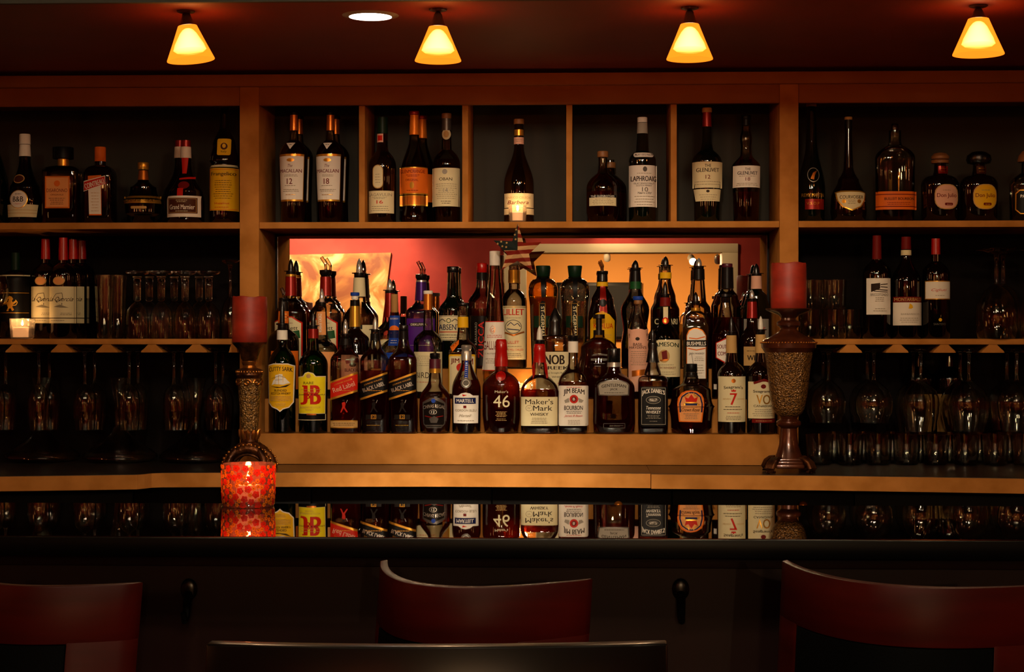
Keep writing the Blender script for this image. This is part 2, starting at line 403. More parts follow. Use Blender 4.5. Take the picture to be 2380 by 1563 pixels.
ROWS = {'u': (5.03, 1.731), 'ub': (5.128, 1.731), 'm': (4.992, 1.402), 'm2': (5.076, 1.402), 'm3': (5.160, 1.402),
        1: (4.9845, 1.1347), 2: (5.073, 1.230), 3: (5.1575, 1.3145), 'c': (5.15, 1.0484)}
ALL_B = []
def bt(u, row, label, P, g='g_clear', liq=None, k=1.0, n=2.0, parts=(), L=(), group=None, cat='bottle', name='bottle', dy=0.0, rot=0.0):
    Y, zb = ROWS[row]; Y += dy; zb += .0004
    o, t = at(u, CY, Y); s = t / F
    base = Vector((o.x, Y, zb))
    zk = .962 if row == 'ub' and abs(dy) < .001 else 1.0; Z = lambda v: (CAMZ + (CY - v) * s - zb) * zk
    vb = CY + (CAMZ - zb) / s
    P = [(vb, P[0][1])] + list(P[1:])
    lim = 0.0415 if row in (1, 2, 3) else 0.06
    k = min(k, lim / (max(p[1] for p in P) * s))
    dense = [(max(0, Z(v)), w * s) for v, w in expand(P)]
    sf = Surf(dense, n, k)
    e = thing(name, base, label, cat, group)
    seg = 36 if n == 2 else 48
    bm = bmesh.new(); rings = ring_lathe(bm, dense, seg, n, k)
    mobj('glass_body', bm, M[g], e)
    if liq:
        lm, lv = liq; lz = Z(lv); ip = [(0.005, dense[0][1] - 0.002)]
        for z, r in dense[2:]:
            if z < lz and z > 0.006: ip.append((z, r - 0.0016))
        ip.append((lz, sf.r(lz) - 0.0016))
        bm = bmesh.new(); ring_lathe(bm, ip, seg, n, k, wmax=sf.w)
        mobj('liquid', bm, M[lm], e)
    for q in parts:
        kd = q[0]
        if kd == 's':      # sleeve hugging the neck: s, v0(low), v1(high), mat, extra px, name
            _, va, vc, m, ex, nm = (list(q) + [0.6, 'neck_foil'])[:6] if len(q) < 6 else q
            pr = []
            for i in range(9):
                v = va + (vc - va) * i / 8; z = Z(v); pr.append((z, sf.r(z) + ex * s))
            bm = bmesh.new(); ring_lathe(bm, pr, 28, 2, 1); mobj(nm, bm, M[m], e)
        elif kd == 'c':    # cap: c, v0(low), v1(high), hw, mat, name, hw_top
            va, vc, hw, m = q[1:5]; nm = q[5] if len(q) > 5 else 'cap'; ht = q[6] if len(q) > 6 else hw
            za, zc = Z(va), Z(vc); h = zc - za; b = min(0.0018, h * 0.2)
            pr = [(za, hw * s * .97), (za + b * .4, hw * s), (zc - b, ht * s), (zc - b * .3, ht * s - b * .35), (zc, ht * s - b)]
            bm = bmesh.new(); ring_lathe(bm, pr, 28); mobj(nm, bm, M[m], e)
        elif kd == 'lathe':  # lathe, [(v,hw)...low to high], mat, name
            bm = bmesh.new(); ring_lathe(bm, [(Z(v), w * s) for v, w in q[1]], 28); mobj(q[3], bm, M[q[2]], e)
        elif kd == 'pb':   # bullet pourer: pb, v_neck, v_tip, hw, spout mat
            va, vt, hw, m = q[1:5]; H = va - vt
            bm = bmesh.new()
            ring_lathe(bm, [(Z(va + 4), hw * .85 * s), (Z(va), hw * s), (Z(va - H * .16), hw * s), (Z(va - H * .18), hw * 1.45 * s), (Z(va - H * .22), hw * 1.45 * s), (Z(va - H * .24), hw * .8 * s)], 20)
            po = mobj('pourer', bm, M['bplastic'], e)
            bm = bmesh.new(); tp = [(0.22, .62), (0.4, .60), (0.6, .55), (0.8, .40), (0.93, .2), (1.0, .04)]
            ring_lathe(bm, [(Z(va - H * a), hw * b * s) for a, b in tp], 16)
            mobj('spout', bm, M[m], po)
        elif kd == 'pt':   # bent clear tube pourer: pt, v_neck, v_tip, hw, lean
            va, vt, hw, ln = q[1:5]; H = va - vt
            bm = bmesh.new(); ring_lathe(bm, [(Z(va + 4), hw * .85 * s), (Z(va), hw * s), (Z(va - H * .10), hw * 1.2 * s), (Z(va - H * .28), hw * 1.2 * s), (Z(va - H * .3), hw * .6 * s)], 20)
            po = mobj('pourer', bm, M['bplastic'], e)
            bm = bmesh.new(); tube(bm, [(0, 0, Z(va - H * .25)), (0, 0, Z(va - H * .62)), (ln * .25 * s, 0, Z(va - H * .72)), (ln * s, 0, Z(vt))], 4.3 * s, 10)
            mobj('spout', bm, M['cplastic'], po)
    # labels: list of (name, ops)
    for nm, ops in L:
        bm = bmesh.new(); mats = []; order = []
        flat_ops(bm, ops, mats, order, u, vb)
        cut(bm, 'x', 4.5)
        zs = [v.co.y for v in bm.verts]; lo, hi = min(zs) * s * zk, max(zs) * s * zk
        rs = [sf.r(lo + (hi - lo) * j / 8) for j in range(9)]
        if max(rs) - min(rs) > 0.00012: cut(bm, 'y', 5.0)
        for v in bm.verts: v.co = sf.front(v.co.x * s, v.co.y * s * zk, 0.0006 + 0.00022 * v.co.z)
        mobj(nm, bm, mats, e, ang=50)
    if rot: e.rotation_euler = (0, 0, math.radians(rot))
    ALL_B.append(e); return e
# ---------------------------------------------------------------- the setting
YF = 4.94      # front plane of the shelving
YM = 5.205     # mirror
X0, X1 = -3.3, 3.3
def XF(u, Y=YF): return at(u, 0, Y)[0].x
def ZF(v, Y=YF, u=1343): 
    p, t = at(u, v, Y); return p.z
ZL, Z2, Z3, ZU, ZM, ZC = 1.1347, 1.230, 1.3145, 1.731, 1.402, 1.047
ZBAR = 1.059
def solid(name, x0, x1, y0, y1, z0, z1, mat, parent=None, bev=0.0, kind=None):
    cx, cy = (x0 + x1) / 2, (y0 + y1) / 2
    bm = bmesh.new()
    if parent is None:
        box(bm, x0 - cx, x1 - cx, y0 - cy, y1 - cy, 0, z1 - z0, bev); o = mobj(name, bm, M[mat], None, (cx, cy, z0), smooth=bev > 0)
    else:
        p = parent.location; box(bm, x0 - p.x, x1 - p.x, y0 - p.y, y1 - p.y, z0 - p.z, z1 - p.z, bev); o = mobj(name, bm, M[mat], parent, smooth=bev > 0)
    if kind: o['kind'] = kind
    return o
def struct(name, *a, **k): return solid(name, *a, kind='structure', **k)
RB = -2.49     # red wall behind the guests
ZCL = 2.62
struct('floor', X0, X1, -6.6, 5.5, -0.05, 0, 'floor')
struct('ceiling', X0, X1, -6.6, 3.93, ZCL, ZCL + .05, 'greyceil')
struct('trim_1', X0, X1, 3.915, 3.93, 2.157, ZCL, 'greyceil')          # face of the dropped soffit
o = struct('ceiling_soffit', X0, X1, 3.93, 5.5, 2.157, 2.2, 'redceil')
struct('wall_front', X0, X1, 5.40, 5.5, 0, 2.157, 'redwall')
struct('wall_left', X0 - .08, X0, -6.6, 5.5, 0, ZCL, 'redwall')
struct('wall_right', X1, X1 + .08, -6.6, 5.5, 0, ZCL, 'redwall')
# red wall behind, with a wide cased opening into the orange room.  virtual depth in the mirror:
def mir(u, v, Y):
    """point at real depth Y seen through the mirror at pixel u, v"""
    p, t = at(u, v, 2 * YM - Y); return Vector((p.x, Y, p.z))
dL, dR = mir(1222, 0, RB).x, mir(1678, 0, RB).x
dT = mir(1450, 588, RB).z
bm = bmesh.new()
box(bm, X0, dL, RB - .14, RB, 0, ZCL); box(bm, dR, X1, RB - .14, RB, 0, ZCL); box(bm, dL, dR, RB - .14, RB, dT, ZCL)
wb = mobj('wall_back', bm, M['redwall'], smooth=False); wb['kind'] = 'structure'
bm = bmesh.new(); cw = .115; ct = mir(1450, 567, RB).z
box(bm, dL - .16, dL, RB, RB + .025, 0, ct, .004); box(bm, dR, dR + cw, RB, RB + .025, 0, ct, .004); box(bm, dL - .16, dR + cw, RB, RB + .03, dT, ct, .004)
box(bm, dL - .02, dL + .002, RB - .15, RB, 0, dT); box(bm, dR - .002, dR + .02, RB - .15, RB, 0, dT); box(bm, dL, dR, RB - .15, RB, dT - .002, dT + .02)
oc = mobj('trim_2', bm, M['casing']); oc['kind'] = 'structure'
struct('wall_far', X0, X1, -6.6, -6.5, 0, ZCL, 'orangewall')
struct('wall_far_side', X0 + .01, X0 + .05, -6.5, RB - .15, 0, ZCL, 'orangewall')
struct('wall_far_end', X1 - .05, X1 - .01, -6.5, RB - .15, 0, ZCL, 'orangewall')

# ------------------------------------------------ back bar shelving, one unit per bay
YB = 5.205; YS = 5.30
uL0, uL1, uR0, uR1 = 557, 602, 1812, 1856
xa, xb, xc, xd = XF(uL0), XF(uL1), XF(uR0), XF(uR1)
XL, XR = -2.6, 2.3
ZT = 2.062; ZCR = 2.112
cen = thing('shelving_unit', ((xb + xc) / 2, YF, ZC), 'centre back-bar unit with five cubbyholes above the mirrored bottle niche', 'shelving', 'back bar shelving')
for (p0, p1) in ((xa, xb), (xc, xd)): solid('post', p0, p1, YF, YS, ZC + .002, ZCR, 'wood', cen, .0015)
solid('top_rail', xb + .0005, xc - .0005, YF + .001, YF + .021, ZT - .002, ZCR, 'wood_dark', cen, .0015)
solid('top_panel', xb + .0005, xc - .0005, YF + .0212, YB - .001, ZT + .032, ZCR, 'wood_dark', cen)
solid('shelf', xb + .0005, xc - .0005, YF + .004, YB, ZU - .018, ZU, 'wood', cen, .001)
for a, b in ((832, 846), (1073, 1087), (1316, 1330), (1560, 1574)):
    solid('divider', XF(a), XF(b), YF + .0215, YB - .001, ZU + .0002, ZT + .0315, 'wood', cen, .001)
for a, b in ((602, 832), (846, 1073), (1087, 1316), (1330, 1560), (1574, 1812)):
    solid('back_panel', XF(a) + (.001 if a > 602 else .001), XF(b) - .001, YB + .0005, YB + .012, ZU - .018, ZCR, 'greyback', cen)
solid('ledge', xb + .0005, xc - .0005, YF + .002, 5.028, ZC + .002, ZL, 'wood', cen, .0012)
solid('step', xb + .0005, xc - .0005, 5.0285, 5.1155, ZC + .002, Z2, 'wood', cen, .0012)
solid('step', xb + .0005, xc - .0005, 5.116, YB - .003, ZC + .002, Z3, 'wood', cen, .0012)
lf = thing('shelving_unit', (xa - .6, YF, ZC), 'back-bar unit with liqueurs, wine and hanging white-wine glasses, ending at the lower candle holder', 'shelving', 'back bar shelving')
rt = thing('shelving_unit', (xd + .6, YF, ZC), 'back-bar unit with tumblers, three wine bottles and hanging red-wine glasses beside the urn', 'shelving', 'back bar shelving')
for (un, s0, s1, rails) in ((lf, XL, xa - .0005, [-69, 36, 142, 247, 352, 455, 541]), (rt, xd + .0005, XR, [1873, 1978, 2086, 2196, 2309, 2422])):
    solid('top_rail', s0, s1, YF + .001, YF + .021, ZT - .002, ZCR, 'wood_dark', un, .0015)
    solid('top_panel', s0, s1, YF + .0212, YS - .001, ZT + .032, ZCR, 'wood_dark', un)
    solid('shelf', s0, s1, YF + .004, YS - .001, ZU - .018, ZU, 'wood', un, .001)
    solid('shelf', s0, s1, YF + .004, YS - .001, ZM - .0157, ZM, 'wood', un, .001)
    solid('back_panel', s0, s1, YS, YS + .012, ZU - .018, ZCR, 'greyback', un)
    solid('back_panel', s0, s1, YS, YS + .012, ZC + .002, ZU - .019, 'darkback', un)
    for uc in rails:    # stemware rails: wide flange at the bottom
        x = XF(uc); p = un.location; z1 = ZM - .016 - p.z; z0 = z1 - .0225
        hb, ht = (.0315, .011) if uc not in (541, 1873) else (.0128, .006) if uc == 541 else (.0195, .008)
        prof = [(x - hb - p.x, z0), (x + hb - p.x, z0), (x + hb - .002 - p.x, z0 + .005), (x + (ht + hb) / 2 - p.x, z0 + .012), (x + ht - p.x, z1), (x - ht - p.x, z1), (x - (ht + hb) / 2 - p.x, z0 + .012), (x - hb + .002 - p.x, z0 + .005)]
        bm = bmesh.new(); prism(bm, prof, YF + .006 - p.y, YS - .01 - p.y); mobj('stemware_rail', bm, M['wood'], un, smooth=False)
struct('trim_3', XL, XR, YF - .012, YF + .2, ZCR, 2.146, 'wood_dark', bev=.002)
# mirror and its dark frame at the back of the niche
mw = thing('mirror', ((xb + xc) / 2, YB, Z3), 'wide mirror behind the bottle steps, reflecting the red wall and doorway', 'mirror')
solid('glass', xb + .005, xc - .005, YB + .001, YB + .006, Z3 - .12, ZU - .022, 'mirror', mw)
bm = bmesh.new(); fz0, fz1 = Z3 - .15 - Z3, ZU - .0185 - Z3
hx = (xc - xb) / 2 - .001
box(bm, -hx, -hx + .006, -.002, .006, fz0, fz1); box(bm, hx - .006, hx, -.002, .006, fz0, fz1)
box(bm, -hx, hx, -.002, .006, fz1 - .006, fz1)
mobj('mirror_frame', bm, M['bsleeve'], mw, smooth=False)

# ------------------------------------------------ worktop of the back counter: a shallow bow, jointed near both ends
def front_pt(u, v, z=ZC):
    x = (u - CX) / F; dy = x * math.sin(TH) + math.cos(TH); dx = x * math.cos(TH) - math.sin(TH)
    t = (CAMZ - z) * F / (v - CY); return (t * dx, t * dy)
P_l = [(XL, 4.40), front_pt(-160, 1112), front_pt(0, 1109), front_pt(200, 1106.5), front_pt(318, 1104.8), front_pt(336, 1103.2), front_pt(352, 1101.4), front_pt(375, 1100.6), front_pt(520, 1100), front_pt(700, 1099.4), front_pt(1000, 1099.2), front_pt(1300, 1100.5), front_pt(1512, 1102.2)]
P_r = [front_pt(1514, 1103.6), front_pt(1700, 1105), front_pt(1900, 1107), front_pt(2150, 1110.5), front_pt(2380, 1114), front_pt(2560, 1117), (XR, 4.46)]
th = .0375
wt = thing('counter_worktop', (0, 4.9, ZC - th), 'long wood-edged dark worktop of the back counter, candle holders standing on it', 'worktop')
for pts in (P_l, P_r):
    x0, x1 = pts[0][0], pts[-1][0]
    outline = [(p[0], p[1] - 4.9) for p in pts] + [(x1, YS - 4.9 + .08), (x0, YS - 4.9 + .08)]
    bm = bmesh.new(); prism(bm, outline, 0, th, 'z')
    inner = [(p[0], p[1] - 4.9 + .004) for p in pts] + [(x1, YS - 4.9 + .079), (x0, YS - 4.9 + .079)]
    mobj('wood_edge', bm, M['wood'], wt, smooth=False)
    bm = bmesh.new(); prism(bm, inner, th, th + .0012, 'z'); mobj('dark_surface', bm, M['counter'], wt, smooth=False)
# under-counter cabinets, doors and round knobs
yc = 4.80
knobs = {1143: 1437, 1562: 1866}
prev = -880
for i, ue in enumerate((310, 724, 1143, 1562, 1985, 3150)):
    xs, xe = XF(prev, yc), XF(ue, yc)
    cb = thing('base_cabinet', ((xs + xe) / 2, yc, .0), ['black base cabinet under the hanging white-wine glasses', 'black base cabinet behind the floral candle glass', 'black base cabinet below the whisky bottles with slanted labels', 'black base cabinet with a round knob below the square-shouldered bourbons',
        'black base cabinet with a round knob below the urn candle holder', 'black base cabinet below the rows of tumblers'][i], 'cabinet', 'base cabinets under the back counter')
    solid('carcass', xs + .001, xe - .001, yc + .02, 5.30, .0, ZC - th - .001, 'undercab', cb)
    solid('door', xs + .002, xe - .002, yc, yc + .019, .09, ZC - th - .004, 'undercab', cb, .001)
    if i in (3, 4):
        ku = 1437 if i == 3 else 1866
        p, t = at(ku, 1175, yc - .02); bm = bmesh.new()
        ball(bm, (p.x - cb.location.x, -.024, p.z), .012, u=16, v=10)
        tube(bm, [(p.x - cb.location.x, -.016, p.z), (p.x - cb.location.x, .0, p.z)], .005)
        mobj('knob', bm, M['copper'], cb)
    prev = ue

# ------------------------------------------------ the guest bar
YBf, YBb = 3.062, 3.676
slab = thing('bar_counter', (0, 3.37, 0), 'long bar counter with mirror-polished black top and dark red front', 'bar counter')
bm = bmesh.new(); box(bm, -2.4, 2.4, YBf - 3.37, YBb - 3.37, ZBAR - .034, ZBAR, .0035); mobj('bar_top', bm, M['bartop'], slab, smooth=False)
bm = bmesh.new(); box(bm, -2.4, 2.4, YBf - 3.37 - .007, YBf - 3.37 - .0002, ZBAR - .034, ZBAR - .0012, .002); mobj('bar_edge', bm, M['edgeblack'], slab)
bm = bmesh.new(); box(bm, -2.4, 2.4, 3.27 - 3.37, 3.288 - 3.37, .980, ZBAR - .0345, .002); mobj('apron', bm, M['maho'], slab)
bm = bmesh.new(); box(bm, -2.4, 2.4, 3.29 - 3.37, 3.62 - 3.37, 0, ZBAR - .035); mobj('front_panel', bm, M['maho'], slab)
def hook(u, v):
    p, t = at(u, v, 3.287); h = thing('purse_hook', (p.x, 3.2895, p.z - .006), 'small dark purse hook on the bar front, between the first two stools' if u < 1000 else 'small dark purse hook on the bar front, behind the last stool', 'hook', 'purse hooks under the bar')
    bm = bmesh.new(); ball(bm, (0, -.006, .018), .016, 1, .35, 1.3); mobj('plate', bm, M['bplastic'], h)
    bm = bmesh.new(); tube(bm, [(0, -.006, .01), (0, -.02, -.005), (0, -.03, -.03), (0, -.042, -.036), (0, -.05, -.02)], [.009, .008, .007, .006, .006]); mobj('hook_arm', bm, M['bplastic'], h)
hook(440, 1385); hook(1582, 1385)
# ---------------------------------------------------------------- bottles, upper shelves
def T(s, cu, cv, w, h, m='ink', **o): return ('t', s, cu, cv, w, h, m, o)
BU = 'bottles on the top shelf of the side bays'; BC = 'bottles in the five cubbyholes'
bt(-24, 'u', 'dark green bottle cut by the photo edge, beside the cream-capped liqueur on the top shelf', [(0, 43), (440, 43), (300, 13, 's'), (246, 12)], 'g_dkgreen', parts=[('c', 248, 240, 14, 'black')], L=[('label', [('r', -60, 10, 430, 500, 'black'), ('f', -20, 8, 440, 490, 6, 'tan')])], group=BU)
bt(58, 'u', 'dark liqueur bottle with cream cap and round cream seal label above a banded strip', [(0, 38), (470, 39), (435, 34, 's'), (372, 13, 'q'), (336, 11)], 'g_dark',
   parts=[('s', 364, 337, 'white', 1.2, 'neck_label'), ('c', 336, 312, 13, 'white', 'cap', 12.5)],
   L=[('label', [('p', [(22, 478), (94, 478), (91, 507), (25, 507)], 'cream'), ('l', [(23, 491), (93, 491)], 1.0, 'tan'), ('l', [(24, 498), (92, 498)], 1.0, 'tan'), ('e', 54, 466, 21.5, 21.5, 'gold'), ('e', 54, 466, 20, 20, 'white'),
      T('B&B', 54, 466, 25, 12, 'ink', b=.01), T('Liqueur', 55, 477, 16, 4, 'red', sh=.3), ('f', 46, 62, 452, 456, 1, 'ink')]),
      ('seal', [('e', 51, 418, 14, 10.5, 'tan'), ('e', 51, 418, 12, 8.5, 'brown')]), ('neck_print', [T('B&B', 59, 351, 15, 8, 'ink')])], group=BU)
bt(147, 'u', 'square amber bottle with flat black cap and square copper-tinted label', [(0, 43), (402, 43), (386, 12, 'r'), (366, 11.5)], 'g_smoke', ('l_dark', 428), k=.9, n=6,
   parts=[('s', 386, 368, 'gold', 1.2, 'neck_foil'), ('c', 370, 343, 24, 'black', 'cap')],
   L=[('label', [('r', 116, 173, 413, 487, 'copper'), ('r', 119, 170, 416, 484, 'peach'), ('e', 144, 430, 7, 7, 'orange'), T('DISARONNO', 144, 446, 48, 8, 'dred'), T('ORIGINALE', 144, 456, 30, 3.5, 'dred'), ('f', 124, 164, 462, 480, 4, 'brown')])], group=BU)
bt(233, 'u', 'square orange-liqueur bottle with orange cap and slanted white banner label', [(0, 34), (412, 34), (385, 13, 'r'), (374, 12.5)], 'g_brown', k=.95, n=6,
   parts=[('c', 376, 342, 13, 'orange')],
   L=[('label', [('p', [(213, 412), (244, 410), (245, 503), (216, 503)], 'orange'), ('p', [(214, 430), (243, 420), (244, 500), (216, 500)], 'white'), ('p', [(203, 424), (253, 411), (253, 431), (203, 448)], 'white'), ('p', [(204, 426), (252, 413), (252, 430), (204, 446)], 'red'),
      T('COINTREAU', 228, 430, 46, 12, 'white', rot=17, b=.02), ('f', 219, 241, 448, 496, 7, 'tan')])], group=BU)
bt(333, 'u', 'squat round dark bottle with gold cap and gold belt, beside the red-ribbon bottle', [(0, 25), (505, 27), (497, 41, 's'), (465, 46, 'r'), (436, 30, 'c'), (419, 12, 'q'), (396, 9)], 'g_dark',
   parts=[('s', 419, 397, 'copper', 1, 'neck_foil'), ('c', 395, 378, 13, 'gold')],
   L=[('belt', [('r', 290, 376, 458, 475, 'gold'), T('CHAMBORD', 333, 467, 72, 8, 'black', ls=1.1)]), ('lower_band', [('rr', 313, 350, 482, 488, 2, 'tan')])], group=BU)
GM = [(0, 42), (470, 43), (445, 38, 's'), (385, 12, 'q'), (328, 10)]
GMp = [('s', 352, 327, 'foilred', .8, 'neck_foil'), ('s', 368, 342, 'white', 1.6, 'neck_label')]
bt(432, 'u', 'dark cone-shouldered bottle with red ribbon and brown label in a white frame', GM, 'g_brown', parts=GMp,
   L=[('ribbon', [('p', [(424, 368), (440, 368), (437, 405), (427, 405)], 'red'), ('p', [(421, 416), (455, 412), (455, 417), (421, 420)], 'red'), ('e', 433, 433, 13, 9, 'dred'), ('r', 420, 434, 440, 458, 'red')]),
      ('label', [('r', 392, 471, 458, 507, 'white'), ('r', 397, 465, 463, 499, 'brown'), ('b', 399, 463, 465, 497, .8, 'tan'), T('Grand Marnier', 431, 484, 58, 11, 'white', b=.01), ('f', 418, 444, 467, 474, 2, 'cream'), ('f', 412, 450, 491, 496, 1, 'cream')])], group=BU, dy=-.012)
bt(418, 'ub', 'second red-ribbon bottle, mostly hidden behind the one with the brown label', GM, 'g_brown', parts=GMp, group=BU, dy=.004)
bt(521.5, 'u', 'tall dark friar-shaped bottle with long yellow label beside the post', [(0, 33), (498, 33.5), (394, 33), (385, 29, 's'), (375, 34, 's'), (340, 27, 's'), (290, 10, 's'), (250, 9)], 'g_brown',
   parts=[('s', 391, 386, 'cream', 1.4, 'waist_cord'), ('c', 252, 244, 11, 'brown')],
   L=[('label', [('p', [(490, 393), (556, 394), (556, 493), (488, 491)], 'yellow'), ('b', 490, 555, 396, 490, 1.2, 'orange'), T('Frangelico', 524, 408, 56, 11, 'ink', b=.02), ('f', 500, 548, 420, 466, 9, 'brown'), T('Hazelnut', 522, 475, 34, 5, 'red'), ('f', 500, 544, 481, 487, 1, 'red')]),
      ('neck_label', [('rr', 510, 541, 325, 364, 4, 'yellow'), ('e', 526, 343, 8, 8, 'brown'), ('e', 526, 342, 4, 5, 'yellow'), T('Italy', 526, 356, 13, 6, 'ink')])], group=BU)
# cubbyholes
MAC = [(0, 30), (470, 29), (362, 32.5), (326, 11, 'e'), (306, 9), (264, 8)]
MACp = [('s', 304, 268, 'copper', .8, 'neck_foil'), ('c', 268, 260, 11, 'black')]
def MACL(u, n): return [('label', [('p', [(u - 34, 361), (u + 25, 361), (u + 22, 470), (u - 30, 470)], 'gold'), ('p', [(u - 34, 366), (u + 24, 366), (u + 21, 466), (u - 30, 466)], 'white'), ('e', u - 5, 375, 9, 4, 'gold'), T('The', u - 6, 388, 12, 7, 'dred', sh=.3), T('MACALLAN', u - 5, 400, 50, 8, 'dred', b=.015), ('f', u - 20, u + 12, 408, 414, 2, 'faint'),
       T(n, u - 7, 424, 13, 13, 'dred', b=.015), ('f', u - 22, u + 10, 432, 436, 1, 'faint'), ('f', u - 25, u + 16, 441, 449, 2, 'faint'), ('f', u - 18, u + 8, 452, 458, 1, 'gold')]), ('collar_label', [('p', [(u - 17, 334), (u + 5, 334), (u - 6, 350)], 'white'), ('f', u - 10, u - 1, 337, 341, 1, 'ink')])]
bt(683, 'u', 'amber malt bottle with white label marked 12 in the first cubbyhole', MAC, 'g_smoke', ('l_dark', 358), parts=MACp, L=MACL(685, '12'), group=BC)
bt(768, 'u', 'amber malt bottle with white label marked 18 in the first cubbyhole', MAC, 'g_smoke', ('l_dark', 360), parts=MACp, L=MACL(770, '18'), group=BC)
bt(695, 'ub', 'white-label bottle hidden behind the malt marked 12', MAC, 'g_smoke', ('l_dark', 358), parts=MACp, L=MACL(697, '12')[:1], group=BC)
bt(780, 'ub', 'white-label bottle hidden behind the malt marked 18', MAC, 'g_smoke', ('l_dark', 358), parts=MACp, L=MACL(782, '18')[:1], group=BC)
bt(889, 'u', 'dark brown bottle with upright oval label and lower cream label marked 16', [(0, 31), (390, 32), (352, 14, 'e'), (335, 12), (274, 11.5)], 'g_brown', parts=[('s', 311, 273, 'dkgreen', 1, 'capsule')],
   L=[('oval_label', [('rr', 869, 894, 386, 441, 12, 'tan'), ('rr', 870.5, 892.5, 388, 439, 11, 'cream'), ('f', 874, 889, 405, 430, 4, 'faint')]), ('label', [('r', 859, 917, 446, 498, 'cream'), T('LAGAVULIN', 886, 455, 54, 7, 'faint'), ('f', 868, 902, 460, 466, 2, 'faint'), T('16', 886, 472, 15, 8, 'red', b=.02), ('f', 862, 910, 480, 494, 3, 'faint')]),
      ('neck_label', [('r', 877, 892, 312, 332, 'pink'), ('r', 879, 890, 316, 328, 'red')])], group=BC)
GLM = [(0, 31), (505, 30), (478, 26, 's'), (400, 31, 's'), (316, 11, 's'), (268, 9)]
GLp = [('s', 314, 268, 'amberfoil', 1, 'neck_foil'), ('c', 268, 259, 12, 'foilred')]
bt(963, 'u', 'tall slope-shouldered bottle with red cap and orange label', GLM, 'g_smoke', ('l_dark', 385), parts=GLp,
   L=[('label', [('r', 930, 994, 391, 454, 'gold'), ('r', 930, 994, 393, 451, 'orange'), T('GLENMORANGIE', 961, 401, 56, 8, 'dred', b=.01), ('f', 944, 980, 408, 414, 2, 'dred'), T('ORIGINAL', 960, 421, 30, 5, 'dred'), ('e', 960, 433, 5, 8, 'gold'), ('f', 942, 980, 442, 448, 1, 'dred')]), ('lower_label', [('r', 930, 994, 456, 480, 'gold'), ('r', 930, 994, 458, 477, 'copper')])], group=BC)
bt(981, 'ub', 'orange-label bottle hidden behind the red-capped one', GLM, 'g_smoke', ('l_dark', 385), parts=GLp, L=[('label', [('r', 950, 1010, 403, 470, 'orange')])], group=BC)
bt(1038, 'u', 'malt bottle with wooden cap and pale green-cream label beside the divider', [(0, 31), (385, 31.5), (348, 12, 'e'), (325, 11), (275, 10)], 'g_smoke', ('l_dark', 372), parts=[('s', 304, 276, 'dsilver', 1, 'capsule'), ('c', 276, 264, 11.5, 'capwood')],
   L=[('label', [('r', 1006, 1069, 393, 482, 'cream'), T('OBAN', 1038, 419, 30, 7, 'ink', b=.01), ('e', 1036, 402, 6, 6, 'lgrey'), ('f', 1014, 1064, 428, 466, 8, 'faint'), T('14', 1038, 445, 10, 10, 'lgrey'), ('f', 1026, 1052, 468, 477, 2, 'ink')]), ('neck_label', [('e', 1038, 313, 10, 13, 'cream'), ('e', 1038, 313, 6, 8, 'tan')])], group=BC)
bt(1206, 'u', 'black slope-shouldered wine bottle behind the lit votive candle', [(0, 35), (430, 35), (337, 11, 's'), (288, 10)], 'g_dark', parts=[('s', 316, 302, 'gold', .8, 'neck_foil'), ('c', 289, 277, 12, 'capwood')],
   L=[('label', [('r', 1173, 1240, 452, 485, 'cream'), T('ENRICO CELEDE', 1206, 462, 56, 5, 'tan'), T('Barbera', 1206, 473, 48, 9, 'dred', sh=.3), ('r', 1173, 1240, 487, 501, 'cream')]), ('neck_label', [('r', 1195, 1217, 320, 336, 'pink'), ('f', 1197, 1215, 324, 332, 2, 'faint')])], group=BC, dy=.045)
GR = [(0, 33), (495, 38), (440, 38), (402, 12, 'e'), (392, 10), (366, 10)]
bt(1401, 'u', 'squat round bottle with wooden cap and small cream label, amber inside', GR, 'g_smoke', ('l_dark', 447), parts=[('c', 366, 352, 13, 'capwood')],
   L=[('label', [('r', 1370, 1431, 456, 462, 'black'), T('THE GLENROTHES', 1400, 459, 54, 4.5, 'white'), ('r', 1370, 1431, 462, 481, 'cream'), ('f', 1376, 1426, 464, 479, 4, 'faint')])], group=BC)
bt(1418, 'ub', 'round amber bottle half hidden behind the squat one with the wooden cap', GR, 'g_smoke', ('l_amber', 447), parts=[('c', 386, 372, 13, 'capwood')], group=BC)
bt(1493, 'u', 'dark green malt bottle with white cap and tall white label marked 10', [(0, 31), (375, 31.5), (352, 15, 'e'), (312, 12), (286, 11), (284, 10)], 'g_dkgreen', parts=[('s', 311, 286, 'lgrey', .8, 'capsule'), ('c', 285, 273, 11.5, 'white')],
   L=[('label', [('r', 1462, 1526, 387, 483, 'white'), ('e', 1498, 396, 5, 6, 'grey'), ('f', 1476, 1516, 403, 408, 1, 'faint'), T('LAPHROAIG', 1495, 418, 58, 12, 'ink', b=.02), T('ISLAY SINGLE MALT', 1496, 429, 46, 3.8, 'ink'), T('SCOTCH WHISKY', 1496, 434, 36, 3.8, 'ink'), T('10', 1498, 443, 14, 10, 'grey'), T('Years Old', 1496, 451, 32, 5, 'ink', sh=.4), ('f', 1474, 1520, 456, 481, 4, 'faint')]),
      ('neck_label', [('rr', 1472, 1518, 357, 368, 5, 'white'), T('ISLAY 1815 MALT', 1495, 362.5, 40, 5, 'ink')])], group=BC)
GLV = [(0, 29), (478, 30), (378, 34), (350, 15, 'e'), (330, 11), (256, 9)]
